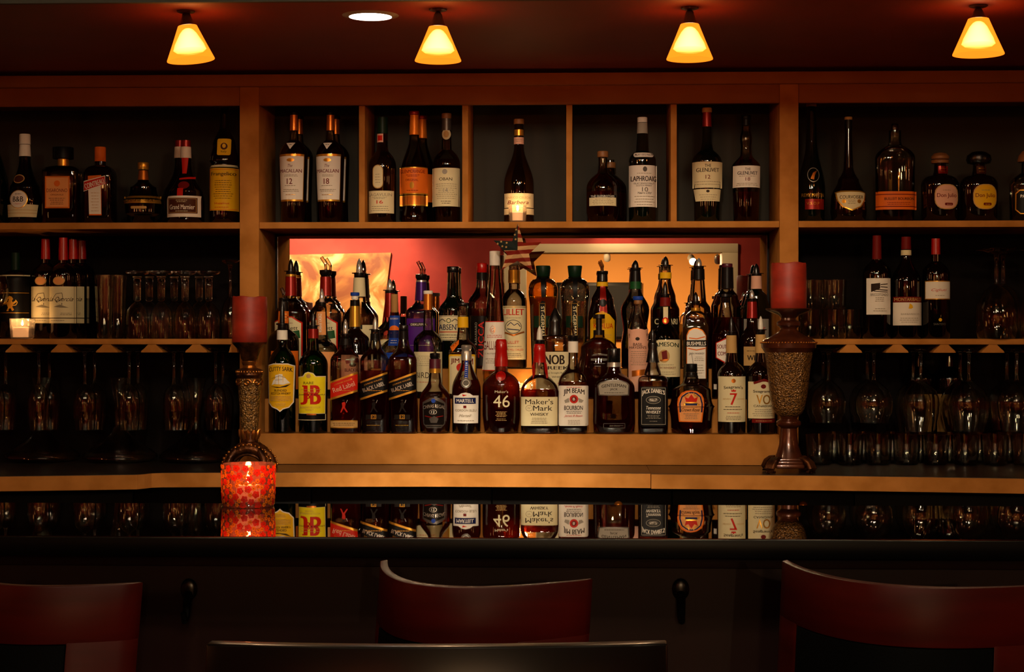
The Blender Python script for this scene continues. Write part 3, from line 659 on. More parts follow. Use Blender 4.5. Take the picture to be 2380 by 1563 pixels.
bt(1643, 'u', 'green malt bottle with tan cap and two cream labels, red number 12', GLV, 'g_dkgreen', parts=[('s', 295, 262, 'foilred', .9, 'neck_foil'), ('c', 262, 251, 11.5, 'tan')],
   L=[('label', [('p', [(1609, 379), (1678, 379), (1677, 439), (1610, 439)], 'cream'), T('THE', 1643, 388, 15, 7, 'ink', b=.01), T('GLENLIVET', 1643, 398, 52, 9, 'ink', b=.02), T('12', 1643, 414, 11, 9, 'dred', b=.01), ('f', 1614, 1672, 422, 434, 2, 'faint')]), ('lower_label', [('p', [(1612, 442), (1674, 442), (1671, 470), (1616, 470)], 'cream'), ('e', 1643, 447, 4, 3, 'ink'), ('f', 1620, 1668, 453, 468, 3, 'faint')])], group=BC)
bt(1734, 'u', 'clear-shouldered malt bottle with white label beside the post, amber spirit low', [(0, 29), (478, 30), (388, 33), (358, 13, 's'), (345, 12), (322, 14, 's'), (300, 10, 's'), (276, 9)], 'g_smoke', ('l_dark', 448), parts=[('s', 292, 278, 'bsleeve', .8, 'neck_foil'), ('c', 278, 268, 11.5, 'black')],
   L=[('label', [('r', 1703, 1765, 388, 438, 'white'), T('THE', 1735, 396, 13, 6, 'ink', b=.01), T('GLENLIVET', 1735, 405, 46, 8, 'ink', b=.02), T('18', 1735, 419, 11, 8, 'dred'), ('f', 1708, 1760, 411, 414, 1, 'faint'), ('f', 1708, 1760, 427, 435, 2, 'faint')])], group=BC)
# upper right
bt(1886, 'u', 'tall black cognac bottle with tan cap and red strip near the base', [(0, 30), (445, 32), (330, 13, 's'), (246, 10)], 'g_dkgreen', parts=[('c', 248, 240, 12, 'tan')],
   L=[('label', [('r', 1868, 1912, 465, 489, 'foilred'), T('V.S.O.P', 1886, 475, 30, 6, 'gold'), T('REMY MARTIN', 1886, 456, 50, 8, 'gold', b=.01)]), ('seal', [('o', 1887, 409, 14, 17, 1.5, 'silver'), ('p', [(1880, 418), (1886, 404), (1896, 398), (1890, 410), (1888, 420)], 'copper')])], group=BU)
bt(1972, 'u', 'long-necked bulbous cognac bottle with cream label shaped like a shield', [(0, 38), (495, 42), (460, 40), (418, 24, 's'), (390, 11, 'q'), (320, 8), (276, 8)], 'g_brown', parts=[('s', 300, 278, 'bsleeve', .8, 'neck_foil'), ('c', 279, 272, 9, 'tan')],
   L=[('label', [('p', [(1938, 449), (1950, 446), (1994, 446), (2009, 449), (2006, 468), (1996, 484), (1974, 493), (1952, 484), (1941, 468)], 'gold'), ('p', [(1941, 451), (1951, 449), (1993, 449), (2006, 451), (2003, 468), (1994, 482), (1974, 490), (1954, 482), (1944, 468)], 'cream'),
      T('COURVOISIER', 1974, 461, 54, 8, 'ink', b=.01), ('e', 1956, 471, 4.5, 4.5, 'gold'), ('e', 1991, 471, 4.5, 4.5, 'gold'), ('f', 1963, 1985, 467, 478, 3, 'faint')])], group=BU)
bt(2080, 'u', 'broad clear flask with thick neck and orange paper band near the bottom', [(0, 44), (370, 46), (338, 16, 'e'), (330, 14), (304, 14)], 'g_smoke', ('l_dark', 468), k=.6, n=2.6, parts=[('c', 306, 288, 8, 'cplastic', 'stopper')],
   L=[('label', [('r', 2035, 2128, 447, 489, 'orange'), ('r', 2035, 2128, 453, 455, 'dred'), ('r', 2035, 2128, 481, 483, 'dred'), T('BULLEIT BOURBON', 2086, 464, 68, 6, 'ink', b=.02), ('f', 2048, 2122, 471, 479, 2, 'dred')])], group=BU)
DJ = [(0, 43), (432, 44), (408, 17, 'r'), (398, 14), (380, 13)]
def DJL(u, m, w): return [('label', [('rr', u - 28, u + 28, 431, 489, 22, 'tan'), ('rr', u - 26, u + 26, 433, 487, 21, m), T('Don Julio', u, 458, 46, 12, 'dred', b=.01), ('f', u - 14, u + 14, 442, 448, 1, 'faint'), ('rr', u - 5, u + 14, 474, 480, 2, 'dred'), ('f', u - 2, u + 12, 476, 479, 1, m)]), ('neck_label', [('r', u - 16, u + 8, 387, 405, 'foilred' if w else 'brown'), ('f', u - 12, u + 4, 389, 403, 2, 'gold')])]
bt(2185, 'u', 'rounded brown bottle with round wooden stopper and pale oval label', DJ, 'g_brown', k=.8, parts=[('lathe', [(381, 12), (380, 20), (374, 21), (371, 15), (370, 20), (364, 21), (357, 14), (355, 5)], 'capwood', 'stopper')], L=DJL(2194, 'pink', 1), group=BU)
bt(2275, 'u', 'rounded dark bottle with black round stopper and golden oval label', DJ, 'g_brown', k=.8, parts=[('lathe', [(383, 14), (380, 26), (372, 29), (362, 27), (354, 16), (352, 5)], 'bplastic', 'stopper')], L=DJL(2283, 'yellow', 0), group=BU)
bt(2388, 'u', 'smoky bottle with round cork stopper and black label, cut by the photo edge', [(0, 38), (432, 40), (402, 14, 'e'), (378, 13)], 'g_smoke', k=.9, n=3, parts=[('lathe', [(377, 22), (374, 23), (362, 20), (352, 12), (349, 4)], 'capwood', 'stopper')],
   L=[('label', [('p', [(2362, 444), (2400, 444), (2408, 452), (2408, 492), (2398, 500), (2364, 500), (2354, 490), (2354, 452)], 'gold'), ('p', [(2363, 446), (2400, 446), (2406, 453), (2406, 491), (2398, 498), (2365, 498), (2356, 489), (2356, 453)], 'black'), T('PATRON', 2382, 459, 36, 7, 'silver')])], group=BU)
# middle shelf, left
GWM = 'wine bottles on the middle shelves'
bt(36, 'm2', 'dark wine bottle with gold lion emblem behind the lit votive glass', [(0, 35), (650, 35), (628, 10, 'e'), (590, 9)], 'g_dark', parts=[('s', 628, 588, 'dkgreen', .8, 'capsule')],
   L=[('label', [('r', 0, 71, 641, 748, 'black'), ('r', 0, 71, 640, 643, 'cream'), ('l', [(2, 682), (70, 682)], 1.2, 'gold'), ('l', [(2, 728), (70, 728)], 1.2, 'gold'),
      ('p', [(26, 724), (30, 716), (27, 708), (21, 710), (19, 706), (26, 702), (30, 704), (32, 697), (29, 694), (33, 689), (39, 691), (42, 696), (39, 700), (41, 704), (47, 700), (49, 703), (42, 709), (40, 714), (44, 721), (40, 724), (36, 717), (32, 719), (31, 724)], 'gold'), ('l', [(39, 712), (48, 710), (51, 704), (47, 698)], 1.6, 'gold')])], group=GWM)
WQ = [(0, 31), (642, 31), (612, 10, 'e'), (556, 8.5)]
def WQL(u): return [('label', [('r', u - 31, u + 31, 667, 752, 'cream'), ('r', u - 31, u + 31, 739, 741, 'ink'), ('l', [(u - 20, 700), (u - 8, 684), (u + 6, 682), (u + 8, 694), (u - 6, 704), (u - 12, 696)], 1, 'ink'), T('La Quercia', u + 2, 697, 52, 12, 'ink', sh=.5),
      ('p', [(u - 14, 714), (u + 2, 709), (u + 20, 716), (u + 4, 716)], 'faint'), ('l', [(u + 6, 710), (u + 6, 705)], 1.5, 'grey'), ('f', u, u + 28, 727, 734, 2, 'faint'), ('f', u - 24, u + 14, 743, 748, 1, 'faint')]),
      ('seal', [('e', u - 2, 654, 14, 10, 'tan'), ('e', u - 2, 654, 12, 8, 'peach')])]
bt(106, 'm2', 'red-capsuled wine bottle with sketched cream label, between the lion bottle and its twin in front', [(v, w) + tuple(r) for v, w, *r in WQ], 'g_dark', parts=[('s', 603, 556, 'wax', .9, 'capsule')], L=WQL(105), group=GWM)
bt(147, 'm', 'front red-capsuled wine bottle with full cream label of a sketched landscape', WQ, 'g_dark', parts=[('s', 605, 553, 'wax', .9, 'capsule')], L=WQL(147), group=GWM)
bt(170, 'm2', 'red-capsuled wine bottle partly hidden behind the fully visible cream-labelled one', WQ, 'g_dark', parts=[('s', 603, 557, 'wax', .9, 'capsule')], L=WQL(168), group=GWM)
bt(190, 'm3', 'rearmost red-capsuled wine bottle, only neck and dark shoulder visible', WQ, 'g_dark', parts=[('s', 603, 560, 'wax', .9, 'capsule')], L=WQL(182), group=GWM)
# middle shelf, right
bt(2038, 'm', 'wine bottle with tall white label and black block drawing beside the tumblers', [(0, 33), (640, 33), (605, 10, 'e'), (550, 9)], 'g_dark', parts=[('s', 603, 548, 'dred', .8, 'capsule')],
   L=[('label', [('r', 2011, 2066, 648, 732, 'white'), ('p', [(2020, 661), (2040, 659), (2040, 672), (2020, 680)], 'ink'), ('l', [(2041, 663), (2058, 661)], 2, 'ink'), ('l', [(2041, 668), (2058, 669)], 2, 'ink'), ('l', [(2030, 674), (2058, 676)], 2, 'ink'), ('l', [(2026, 678), (2058, 680)], 1.5, 'ink'), T('BRICCOTONDO', 2039, 686, 40, 6, 'grey'), ('f', 2028, 2050, 691, 703, 3, 'faint'), ('f', 2024, 2056, 716, 726, 2, 'faint')])], group=GWM)
bt(2106, 'm', 'slope-shouldered wine bottle with red strip over white label, middle of three', [(0, 34), (655, 34), (596, 11, 's'), (552, 10)], 'g_dark', parts=[('s', 594, 582, 'cream', 1.2, 'neck_label'), ('s', 580, 551, 'dred', .8, 'capsule')],
   L=[('label', [('r', 2074, 2140, 691, 704, 'dred'), T('MONTARIBALDI', 2107, 697, 62, 8, 'tan', b=.01), ('r', 2074, 2140, 704, 757, 'white'), ('p', [(2105, 718), (2108, 706), (2114, 710), (2116, 716), (2111, 719)], 'yellow'), T('BARBARESCO', 2110, 731, 42, 4, 'faint'), ('f', 2084, 2132, 738, 752, 3, 'faint')])], group=GWM)
bt(2175, 'm', 'wine bottle with red capsule and small white label high on its body', [(0, 32), (640, 32), (608, 10, 'e'), (555, 9)], 'g_dark', parts=[('s', 592, 555, 'wax', .8, 'capsule')],
   L=[('label', [('r', 2147, 2205, 654, 697, 'gold'), ('r', 2148, 2204, 656, 695, 'white'), T('Cigliuti', 2176, 676, 34, 8, 'red', sh=.4), ('f', 2164, 2194, 686, 690, 1, 'faint')]), ('lower_label', [('e', 2179, 744, 4, 4, 'yellow'), T('SANTERO', 2178, 754, 28, 5, 'grey')])], group=GWM)
for uu, la, lc, lb in ((2136, 2103, 2166, 'dark wine bottle with blank tan label behind the hanging wine glasses'), (2206, 2176, 2203, 'dark wine bottle with narrow tan label strip beside its neighbour behind the hanging glasses')):
    bt(uu, 'c', lb, [(0, 33), (884, 33), (852, 11, 'e'), (828, 10)], 'g_dark', L=[('label', [('r', la, lc, 916, 1003, 'tan')])], group='wine bottles on the back counter', dy=.062)
# ---------------------------------------------------------------- bottles on the three steps
G1 = 'front row of bottles on the steps'; G2 = 'middle row of bottles on the steps'; G3 = 'back row of bottles against the mirror'
bt(656, 1, 'green whisky bottle with yellow shield label and a sailing ship, beside the tall candle holder', [(0, 31), (850, 31.5), (808, 12.5, 'e'), (790, 11.5), (769, 11)], 'g_green', ('l_green', 855),
   parts=[('s', 790, 768, 'white', 1.2, 'collar'), ('pb', 768, 697, 10, 'bplastic')],
   L=[('label', [('p', [(625, 849), (640, 845), (673, 845), (687, 850), (685, 935), (676, 947), (663, 951), (656, 957), (649, 951), (636, 946), (627, 936)], 'white'), ('p', [(627, 851), (640, 847), (672, 847), (685, 852), (683, 934), (675, 945), (662, 949), (656, 954), (650, 949), (637, 944), (629, 935)], 'yellow'),
      T('CUTTY SARK', 656, 860, 54, 10, 'ink', arc=3, b=.02), ('p', [(636, 895), (640, 884), (645, 880), (644, 892)], 'white'), ('p', [(645, 893), (645, 872), (652, 870), (653, 893)], 'white'), ('p', [(654, 893), (653, 869), (662, 870), (663, 894)], 'white'), ('p', [(663, 894), (664, 874), (678, 890)], 'white'), ('l', [(636, 880), (656, 873), (668, 878)], .8, 'grey'), ('l', [(645, 883), (662, 882)], .7, 'grey'),
      ('p', [(634, 898), (656, 899), (680, 892), (670, 899), (650, 901)], 'ink'), T('BLENDED', 657, 907, 28, 5, 'ink', b=.01), T('SCOTCH WHISKY', 657, 914, 44, 5, 'ink', b=.01), ('f', 633, 681, 919, 932, 4, 'tan'), ('f', 644, 670, 936, 944, 2, 'tan')])], group=G1)
bt(728, 1, 'green whisky bottle with bright yellow label and big red letters', [(0, 33), (850, 34), (815, 14, 'e'), (786, 11.5), (766, 11)], 'g_green', ('l_green', 870),
   parts=[('s', 787, 765, 'foilred', 1.2, 'collar'), ('pb', 766, 724, 10, 'bplastic')],
   L=[('label', [('p', [(695, 876), (708, 874), (713, 867), (721, 864), (733, 867), (739, 874), (759, 874), (758, 962), (697, 962)], 'cream'), ('p', [(696, 878), (710, 876), (714, 869), (721, 866), (732, 869), (738, 876), (758, 876), (757, 960), (698, 960)], 'lemon'),
      ('e', 722, 874, 5.5, 5, 'tan'), T('RARE', 722, 890, 24, 6, 'ink'), T('J', 711, 918, 18, 44, 'red', b=.04), T('B', 738, 917, 24, 44, 'red', b=.04), T('&', 723, 918, 11, 17, 'red', b=.02), ('l', [(707, 897), (718, 897)], 3, 'red'), T('Justerini & Brooks', 728, 917, 58, 4.5, 'ink', sh=.3), ('f', 700, 755, 902, 914, 2, 'tan'),
      T('BLENDED SCOTCH', 725, 946, 46, 4, 'tan'), T('WHISKY', 724, 952, 20, 4, 'tan'), ('r', 697, 758, 962, 976, 'cream'), ('r', 698, 757, 961, 974.5, 'black'), ('r', 718, 740, 960.5, 964, 'copper')])], group=G1)
JW = [(0, 33), (838, 33), (803, 14, 's'), (788, 10.5), (772, 10)]
def JWL(u, red):
    m = 'red' if red else 'black'
    return [('label', [('p', [(u - 31, 887), (u + 31, 864), (u + 31, 910), (u - 31, 930)], 'gold'), ('p', [(u - 31, 891), (u + 31, 869), (u + 31, 905), (u - 31, 925)], m),
        T('JOHNNIE WALKER', u - 1, 888, 44, 4, 'gold', rot=19), T('Red Label' if red else 'BLACK LABEL', u, 899, 52, 9 if not red else 11, 'pink' if red else 'silver', rot=19, b=.01), ('f', u - 22, u + 22, 905, 910, 1, 'gold')]),
        ('lower_label', ([('r', u - 31, u + 31, 976, 994, 'gold'), ('r', u - 31, u + 31, 978, 992, 'tan'), ('f', u - 26, u + 26, 981, 989, 2, 'brown')] if red else [('r', u - 18, u + 18, 963, 974, 'bsleeve'), ('b', u - 6, u + 6, 963, 973, 1.1, 'gold'), T('12', u, 968, 7, 6, 'gold'), ('f', u - 16, u + 16, 985, 990, 1, 'gold')])),
        ('emblem', [('p', [(u - 8, 958), (u - 3, 945), (u - 4, 936), (u + 2, 933), (u + 5, 938), (u + 3, 946), (u + 10, 957), (u + 7, 958), (u, 948), (u - 5, 958)], 'red' if red else 'bsleeve'), ('l', [(u + 6, 936), (u + 9, 929)], 1, 'silver'), ('e', u, 930, 3, 2, 'ink')])]
bt(803, 1, 'square clear whisky bottle with slanted red label and pour spout', JW, 'g_clear', ('l_amber', 912), n=5, parts=[('s', 802, 788, 'bsleeve', 1, 'collar'), ('pb', 786, 742, 10, 'chrome')], L=JWL(803, 1), group=G1)
bt(872, 1, 'square whisky bottle with slanted black label, beside the red-labelled one', JW, 'g_clear', ('l_dark', 862), n=5, parts=[('s', 792, 776, 'bsleeve', 1, 'collar'), ('pb', 774, 737, 10, 'silver')], L=JWL(872, 0), group=G1)
bt(938, 1, 'square whisky bottle with slanted black label, fuller, beside the squat gold-collared bottle', JW, 'g_clear', ('l_dark', 830), n=5, parts=[('s', 790, 770, 'bsleeve', 1, 'collar'), ('c', 770, 756, 11, 'bplastic', 'cap')], L=JWL(938, 0), group=G1)
bt(1011, 1, 'squat clear bottle with plum and gold neck and dark ornate silver label', [(0, 34), (960, 37), (925, 36), (884, 15, 's'), (866, 12.5), (836, 12)], 'g_clear', ('l_amber', 928),
   parts=[('s', 857, 835, 'plum', 1.2, 'neck_foil'), ('s', 867, 857, 'gold', 1.4, 'neck_band'), ('pt', 836, 786, 10, -6)],
   L=[('label', [('p', [(984, 935), (995, 928), (1005, 924), (1020, 924), (1030, 929), (1037, 936), (1036, 985), (1028, 994), (994, 994), (986, 985)], 'dsilver'), ('p', [(987, 938), (1012, 928), (1034, 938), (1034, 984), (1026, 991), (996, 991), (988, 984)], 'bsleeve'),
      ('e', 1010, 931, 5, 5, 'blue'), T('CHIVAS REGAL', 1011, 947, 50, 8, 'silver', arc=4, b=.01), ('e', 1009, 957, 9, 6, 'silver'), ('e', 1009, 957, 8, 5, 'black'), T('12', 1009, 957, 8, 6, 'white', b=.01), ('l', [(990, 966), (1009, 970), (1032, 966)], 2, 'dred'), ('p', [(1000, 972), (1012, 966), (1022, 972), (1018, 982), (1004, 982)], 'dsilver'), ('l', [(992, 988), (1030, 988)], 3, 'dsilver')])], group=G1)
bt(1084, 1, 'dark cognac bottle with silver cap, blue ribbon seal and white label', [(0, 33), (905, 33.5), (838, 11.5, 's'), (820, 11)], 'g_clear', ('l_dark', 884),
   parts=[('lathe', [(838, 12.5), (818, 12), (815, 10), (811, 12), (804, 12), (802, 9)], 'silver', 'cap')],
   L=[('ribbon', [('r', 1081, 1089, 839, 884, 'blue'), ('f', 1082, 1088, 842, 880, 8, 'silver'), ('e', 1085, 890, 12, 12, 'dsilver'), ('e', 1085, 890, 9.5, 9.5, 'grey'), ('o', 1085, 890, 8, 8, 1, 'silver')]),
      ('label', [('p', [(1055, 919), (1067, 919), (1074, 914), (1084, 912), (1094, 914), (1101, 919), (1113, 919), (1112, 983), (1056, 983)], 'white'), ('p', [(1076, 916), (1088, 918), (1078, 921)], 'red'), ('r', 1059, 1107, 924, 938, 'navy'), T('MARTELL', 1083, 931, 40, 8, 'white', b=.02), ('r', 1079, 1086, 942, 948, 'dred'), T('CORDON BLEU', 1084, 953, 48, 5, 'faint'), T('Martell', 1083, 965, 26, 6, 'faint', sh=.5), ('f', 1064, 1104, 974, 979, 1, 'faint')])], group=G1)
bt(1165, 1, 'round-bodied bourbon bottle with dipped red wax top and pale number 46', [(0, 38), (965, 43.5), (900, 43.5), (864, 15, 'e'), (850, 14), (846, 14), (792, 11.5)], 'g_clear', ('l_dark', 852), k=.8,
   parts=[('lathe', [(852, 16), (835, 15.5), (815, 13.5), (812, 14.5), (792, 12.5), (789, 10)], 'wax', 'wax_cap')],
   L=[('label', [T("Maker's", 1167, 910, 31, 6, 'cream', b=.01), T('46', 1167, 932, 38, 28, 'cream'), ('f', 1153, 1180, 955, 969, 5, 'tan'), ('f', 1152, 1181, 971, 978, 2, 'tan')]), ('seal', [('e', 1165, 874, 11.5, 11, 'wax'), ('o', 1165, 874, 9, 8.5, 1, 'dred')])], group=G1)
bt(1254, 1, 'squarish bourbon bottle with white-tipped pourer, red wax drips and wide cream label', [(0, 42), (985, 43.5), (912, 43.5), (872, 17, 'e'), (845, 13), (802, 11.5)], 'g_clear', ('l_dark', 906), k=.85, n=4,
   parts=[('lathe', [(843, 15.5), (820, 14), (816, 15), (803, 13), (800, 11)], 'wax', 'wax_cap'), ('pb', 800, 758, 11, 'wplastic')],
   L=[('wax_drips', [('p', [(1240, 842), (1245, 842), (1243, 872), (1239, 882), (1237, 855)], 'wax'), ('p', [(1264, 842), (1270, 842), (1274, 878), (1270, 880), (1266, 862)], 'wax'), ('p', [(1250, 842), (1256, 842), (1253, 852)], 'wax')]),
      ('label', [('r', 1212, 1296, 922, 989, 'cream'), T("Maker's", 1254, 933, 64, 12, 'ink', b=.01), T('Mark', 1262, 948, 44, 12, 'ink', b=.01), ('o', 1231, 948, 8, 7, .8, 'faint'), T('IV', 1231, 948, 6, 4, 'faint'), T('WHISKY', 1254, 962, 42, 7, 'ink', b=.01), ('f', 1234, 1274, 969, 984, 4, 'faint')])], group=G1)
bt(1332, 1, 'square bourbon bottle with white neck band, clear pourer and white label with red seal', [(0, 32), (985, 34), (893, 34), (858, 16, 'e'), (845, 11), (796, 10.5)], 'g_clear', ('l_dark', 888), n=5,
   parts=[('s', 820, 794, 'white', 1.2, 'neck_label'), ('pt', 792, 750, 11, -5)],
   L=[('label', [('rr', 1299, 1367, 896, 989, 3, 'white'), T('JIM BEAM', 1334, 913, 48, 15, 'ink', arc=4, b=.02), ('e', 1334, 927, 10, 10, 'red'), ('e', 1334, 927, 6, 6, 'dred'), T('B', 1334, 927, 5, 6, 'white', b=.03), ('p', [(1312, 930), (1322, 924), (1324, 934), (1314, 936)], 'lgrey'), ('p', [(1344, 924), (1356, 930), (1352, 935), (1345, 934)], 'lgrey'), ('f', 1312, 1356, 898, 901, 1, 'red'),
      T('BOURBON', 1333, 947, 42, 10, 'ink', b=.01), ('f', 1316, 1352, 953, 961, 2, 'grey'), T('James B Beam', 1333, 966, 40, 6, 'red', sh=.5), ('f', 1318, 1350, 974, 986, 3, 'faint')]), ('neck_print', [])][:1], group=G1)
bt(1427, 1, 'broad amber whiskey bottle with tall black cap and small arched grey label', [(0, 47), (980, 49), (905, 48), (868, 18, 'e'), (852, 15), (842, 14.5)], 'g_clear', ('l_dark', 862), k=.7, n=3.5,
   parts=[('s', 853, 843, 'silver', 1.2, 'collar'), ('c', 842, 810, 15.5, 'bplastic')],
   L=[('label', [('p', [(1388, 896), (1394, 889), (1410, 884), (1427, 882), (1444, 884), (1456, 888), (1462, 894), (1461, 919), (1391, 919)], 'dsilver'), ('p', [(1391, 897), (1396, 891), (1411, 886), (1427, 884.5), (1443, 886), (1454, 890), (1459, 896), (1458, 916.5), (1394, 916.5)], 'lgrey'),
      T('GENTLEMAN', 1426, 898, 56, 7, 'ink', arc=3, b=.02), T('JACK', 1426, 905, 18, 6, 'ink', b=.02), ('f', 1398, 1456, 910, 915, 1, 'ink')]), ('lower_label', [('b', 1402, 1452, 983, 994, 1, 'grey'), T('Jack Daniel', 1428, 989, 24, 4, 'lgrey', sh=.3), ('f', 1440, 1450, 986, 991, 1, 'grey')])], group=G1)
bt(1517, 1, 'square black-labelled whiskey bottle with bell-shaped black neck wrap', [(0, 34), (985, 34.5), (886, 34.5), (872, 20, 'r'), (842, 12, 's'), (800, 10)], 'g_clear', ('l_dark', 888), n=7,
   parts=[('lathe', [(843, 16), (838, 14.5), (812, 10.5), (802, 11.5), (798, 11)], 'bplastic', 'neck_wrap'), ('pb', 798, 762, 9, 'bplastic')],
   L=[('label', [('r', 1486, 1549, 898, 990, 'black'), ('b', 1490, 1545, 901, 986, 1, 'lgrey'), T("JACK DANIEL'S", 1517, 914, 52, 13, 'white', arc=5, b=.02), ('o', 1517, 929, 17, 9, 1.2, 'lgrey'), ('e', 1517, 929, 12, 5.5, 'grey'), T('No.7', 1517, 929, 16, 6, 'white', b=.02), T('Tennessee', 1517, 947, 34, 8, 'white', sh=.2, b=.01), T('WHISKEY', 1517, 957, 34, 7, 'white', b=.02), ('f', 1500, 1535, 963, 973, 3, 'lgrey'), ('f', 1506, 1528, 976, 980, 1, 'lgrey')])], group=G1)
bt(1607, 1, 'flattened round bottle with black cap, orange arch label and red crown', [(0, 36), (995, 47), (945, 54.5, 'r'), (908, 45, 'c'), (888, 20, 's'), (872, 13), (864, 12)], 'g_smoke', ('l_dark', 930), k=.55,
   parts=[('s', 877, 866, 'bsleeve', 1.2, 'collar'), ('c', 865, 846, 13.5, 'black')],
   L=[('label', [('p', [(1577, 980), (1573, 940), (1575, 925), (1583, 913), (1594, 908), (1605, 907), (1617, 909), (1629, 916), (1634, 926), (1635, 940), (1630, 981)], 'orange'), ('p', [(1580, 978), (1576, 940), (1578, 927), (1586, 916), (1595, 911), (1605, 910), (1616, 912), (1626, 918), (1631, 928), (1632, 940), (1627, 979)], 'peach'),
      ('l', [(1580, 958), (1579, 938), (1584, 922), (1595, 914), (1605, 912), (1616, 914), (1626, 922), (1630, 938), (1629, 958)], 3.2, 'navy'), ('l', [(1588, 922), (1597, 919), (1600, 913)], 2.4, 'gold'), ('l', [(1622, 922), (1613, 919), (1610, 913)], 2.4, 'gold'),
      ('p', [(1593, 934), (1590, 922), (1598, 926), (1605, 916), (1612, 926), (1620, 922), (1617, 934)], 'red'), ('r', 1592, 1618, 934, 937, 'gold'), ('r', 1590, 1620, 937, 942, 'navy'), ('e', 1589, 940, 2.5, 2.5, 'gold'), ('e', 1621, 940, 2.5, 2.5, 'gold'),
      T('Crown Royal', 1603, 953, 42, 10, 'ink', sh=.4), ('f', 1586, 1624, 959, 974, 4, 'faint')])], group=G1)
SG = [(0, 32), (875, 33), (842, 14, 'e'), (822, 12), (784, 11)]
bt(1700, 1, 'dark whiskey bottle with tan capsule and cream label bearing a red 7', SG, 'g_brown', parts=[('s', 821, 780, 'tan', 1, 'capsule'), ('pb', 780, 735, 10, 'bplastic')],
   L=[('label', [('r', 1669, 1731, 875, 980, 'cream'), ('e', 1702, 885, 5, 5, 'copper'), T("Seagram's", 1702, 902, 44, 9, 'ink', b=.02, arc=2), ('p', [(1697, 910), (1696, 905), (1699, 907), (1702, 904), (1705, 907), (1708, 905), (1707, 910)], 'red'), T('7', 1702, 927, 17, 27, 'red', b=.02), T('SEVEN', 1687, 927, 17, 3.6, 'tan'), T('CROWN', 1718, 927, 17, 3.6, 'tan'), ('f', 1677, 1724, 942, 954, 2, 'ink'), ('f', 1682, 1722, 957, 961, 1, 'red'), ('f', 1684, 1720, 965, 976, 3, 'faint')]), ('neck_label', [('r', 1697, 1704, 782, 820, 'pink'), T('7', 1701, 803, 5, 14, 'red')])], group=G1)
bt(1768, 1, 'dark whiskey bottle with cream label and gold letters, partly behind the urn candle holder', SG, 'g_brown', parts=[('s', 821, 778, 'tan', 1, 'capsule'), ('pb', 775, 735, 10, 'wplastic')],
   L=[('label', [('r', 1738, 1800, 887, 972, 'cream'), ('p', [(1748, 888), (1772, 880), (1798, 888), (1798, 892), (1772, 886), (1750, 893)], 'dred'), ('e', 1771, 898, 6, 5, 'dred'), T("Seagram's", 1770, 910, 44, 8, 'ink', b=.02), T('VO', 1771, 928, 32, 22, 'gold', b=.01), T('CANADIAN', 1771, 943, 44, 5, 'ink'), ('f', 1746, 1796, 949, 968, 4, 'faint'), ('r', 1746, 1800, 973, 982, 'dred'), ('f', 1750, 1796, 975, 980, 1, 'tan')])], group=G1)
# middle row
bt(659, 2, 'dark liqueur bottle with orange neck strip behind the green ship-label bottle', [(0, 36), (795, 36), (765, 14, 'e'), (720, 11), (710, 11)], 'g_brown', parts=[('lathe', [(722, 12), (702, 12), (700, 10)], 'bplastic', 'cap'), ('pt', 702, 670, 9, -5)],
   L=[('neck_label', [('r', 648, 671, 724, 752, 'orange'), ('f', 650, 669, 727, 748, 3, 'cream')]), ('label', [('r', 634, 694, 816, 905, 'orange')])], group=G2)
bt(748, 2, 'clear schnapps bottle with peach-coloured neck and body labels', [(0, 34), (815, 34), (790, 17, 'e'), (770, 13), (712, 11)], 'g_clear', ('l_clear', 808), k=1, n=4, parts=[('pb', 712, 671, 10, 'chrome')],
   L=[('neck_label', [('p', [(737, 725), (757, 725), (759, 779), (737, 779)], 'peach'), T('DEKUYPER', 745, 752, 44, 8, 'white', rot=-90, b=.02)]), ('label', [('r', 716, 780, 818, 905, 'peach'), ('o', 748, 850, 18, 22, 3, 'orange'), ('e', 748, 852, 12, 14, 'orange')])], group=G2)
bt(825, 2, 'dark rounded liqueur bottle with blue cap and gold foil neck', [(0, 36), (830, 38), (790, 33, 's'), (762, 12, 's'), (700, 10)], 'g_brown', parts=[('s', 760, 712, 'gold', 1.2, 'neck_foil'), ('s', 712, 698, 'bsleeve', 1, 'collar'), ('c', 697, 687, 8, 'white'), ('c', 688, 680, 10.5, 'blue', 'cap_top')],
   L=[('neck_label', [('r', 814, 837, 745, 752, 'dred'), ('e', 825, 731, 4, 5, 'dred')]), ('label', [('p', [(796, 825), (856, 825), (856, 890), (796, 890)], 'pink'), T('BLACKHAUS', 828, 860, 46, 8, 'plum', b=.02), ('p', [(806, 838), (836, 832), (840, 842), (808, 846)], 'dred'), ('e', 824, 848, 8, 5, 'ink')])], group=G2)
BC_ = [(0, 32), (812, 32), (790, 14, 'e'), (735, 11), (726, 10)]
def BCL(u): return [('neck_label', [('p', [(u - 11, 734), (u + 12, 734), (u + 12, 804), (u - 12, 804)], 'blue'), T('BLUE CURACAO', u, 741, 18, 4, 'white'), ('e', u, 767, 11, 10, 'orange'), ('r', u - 11, u + 11, 768, 786, 'navy'), ('f', u - 9, u + 9, 789, 800, 2, 'white')]), ('label', [('r', u - 30, u + 30, 820, 905, 'blue'), ('e', u, 860, 18, 18, 'orange'), ('f', u - 24, u + 24, 888, 900, 2, 'white')])]
bt(917, 2, 'blue-labelled clear liqueur bottle with pale cork stopper', BC_, 'g_clear', ('l_clear', 835), parts=[('c', 727, 684, 8, 'cork', 'cork')], L=BCL(917), group=G2)
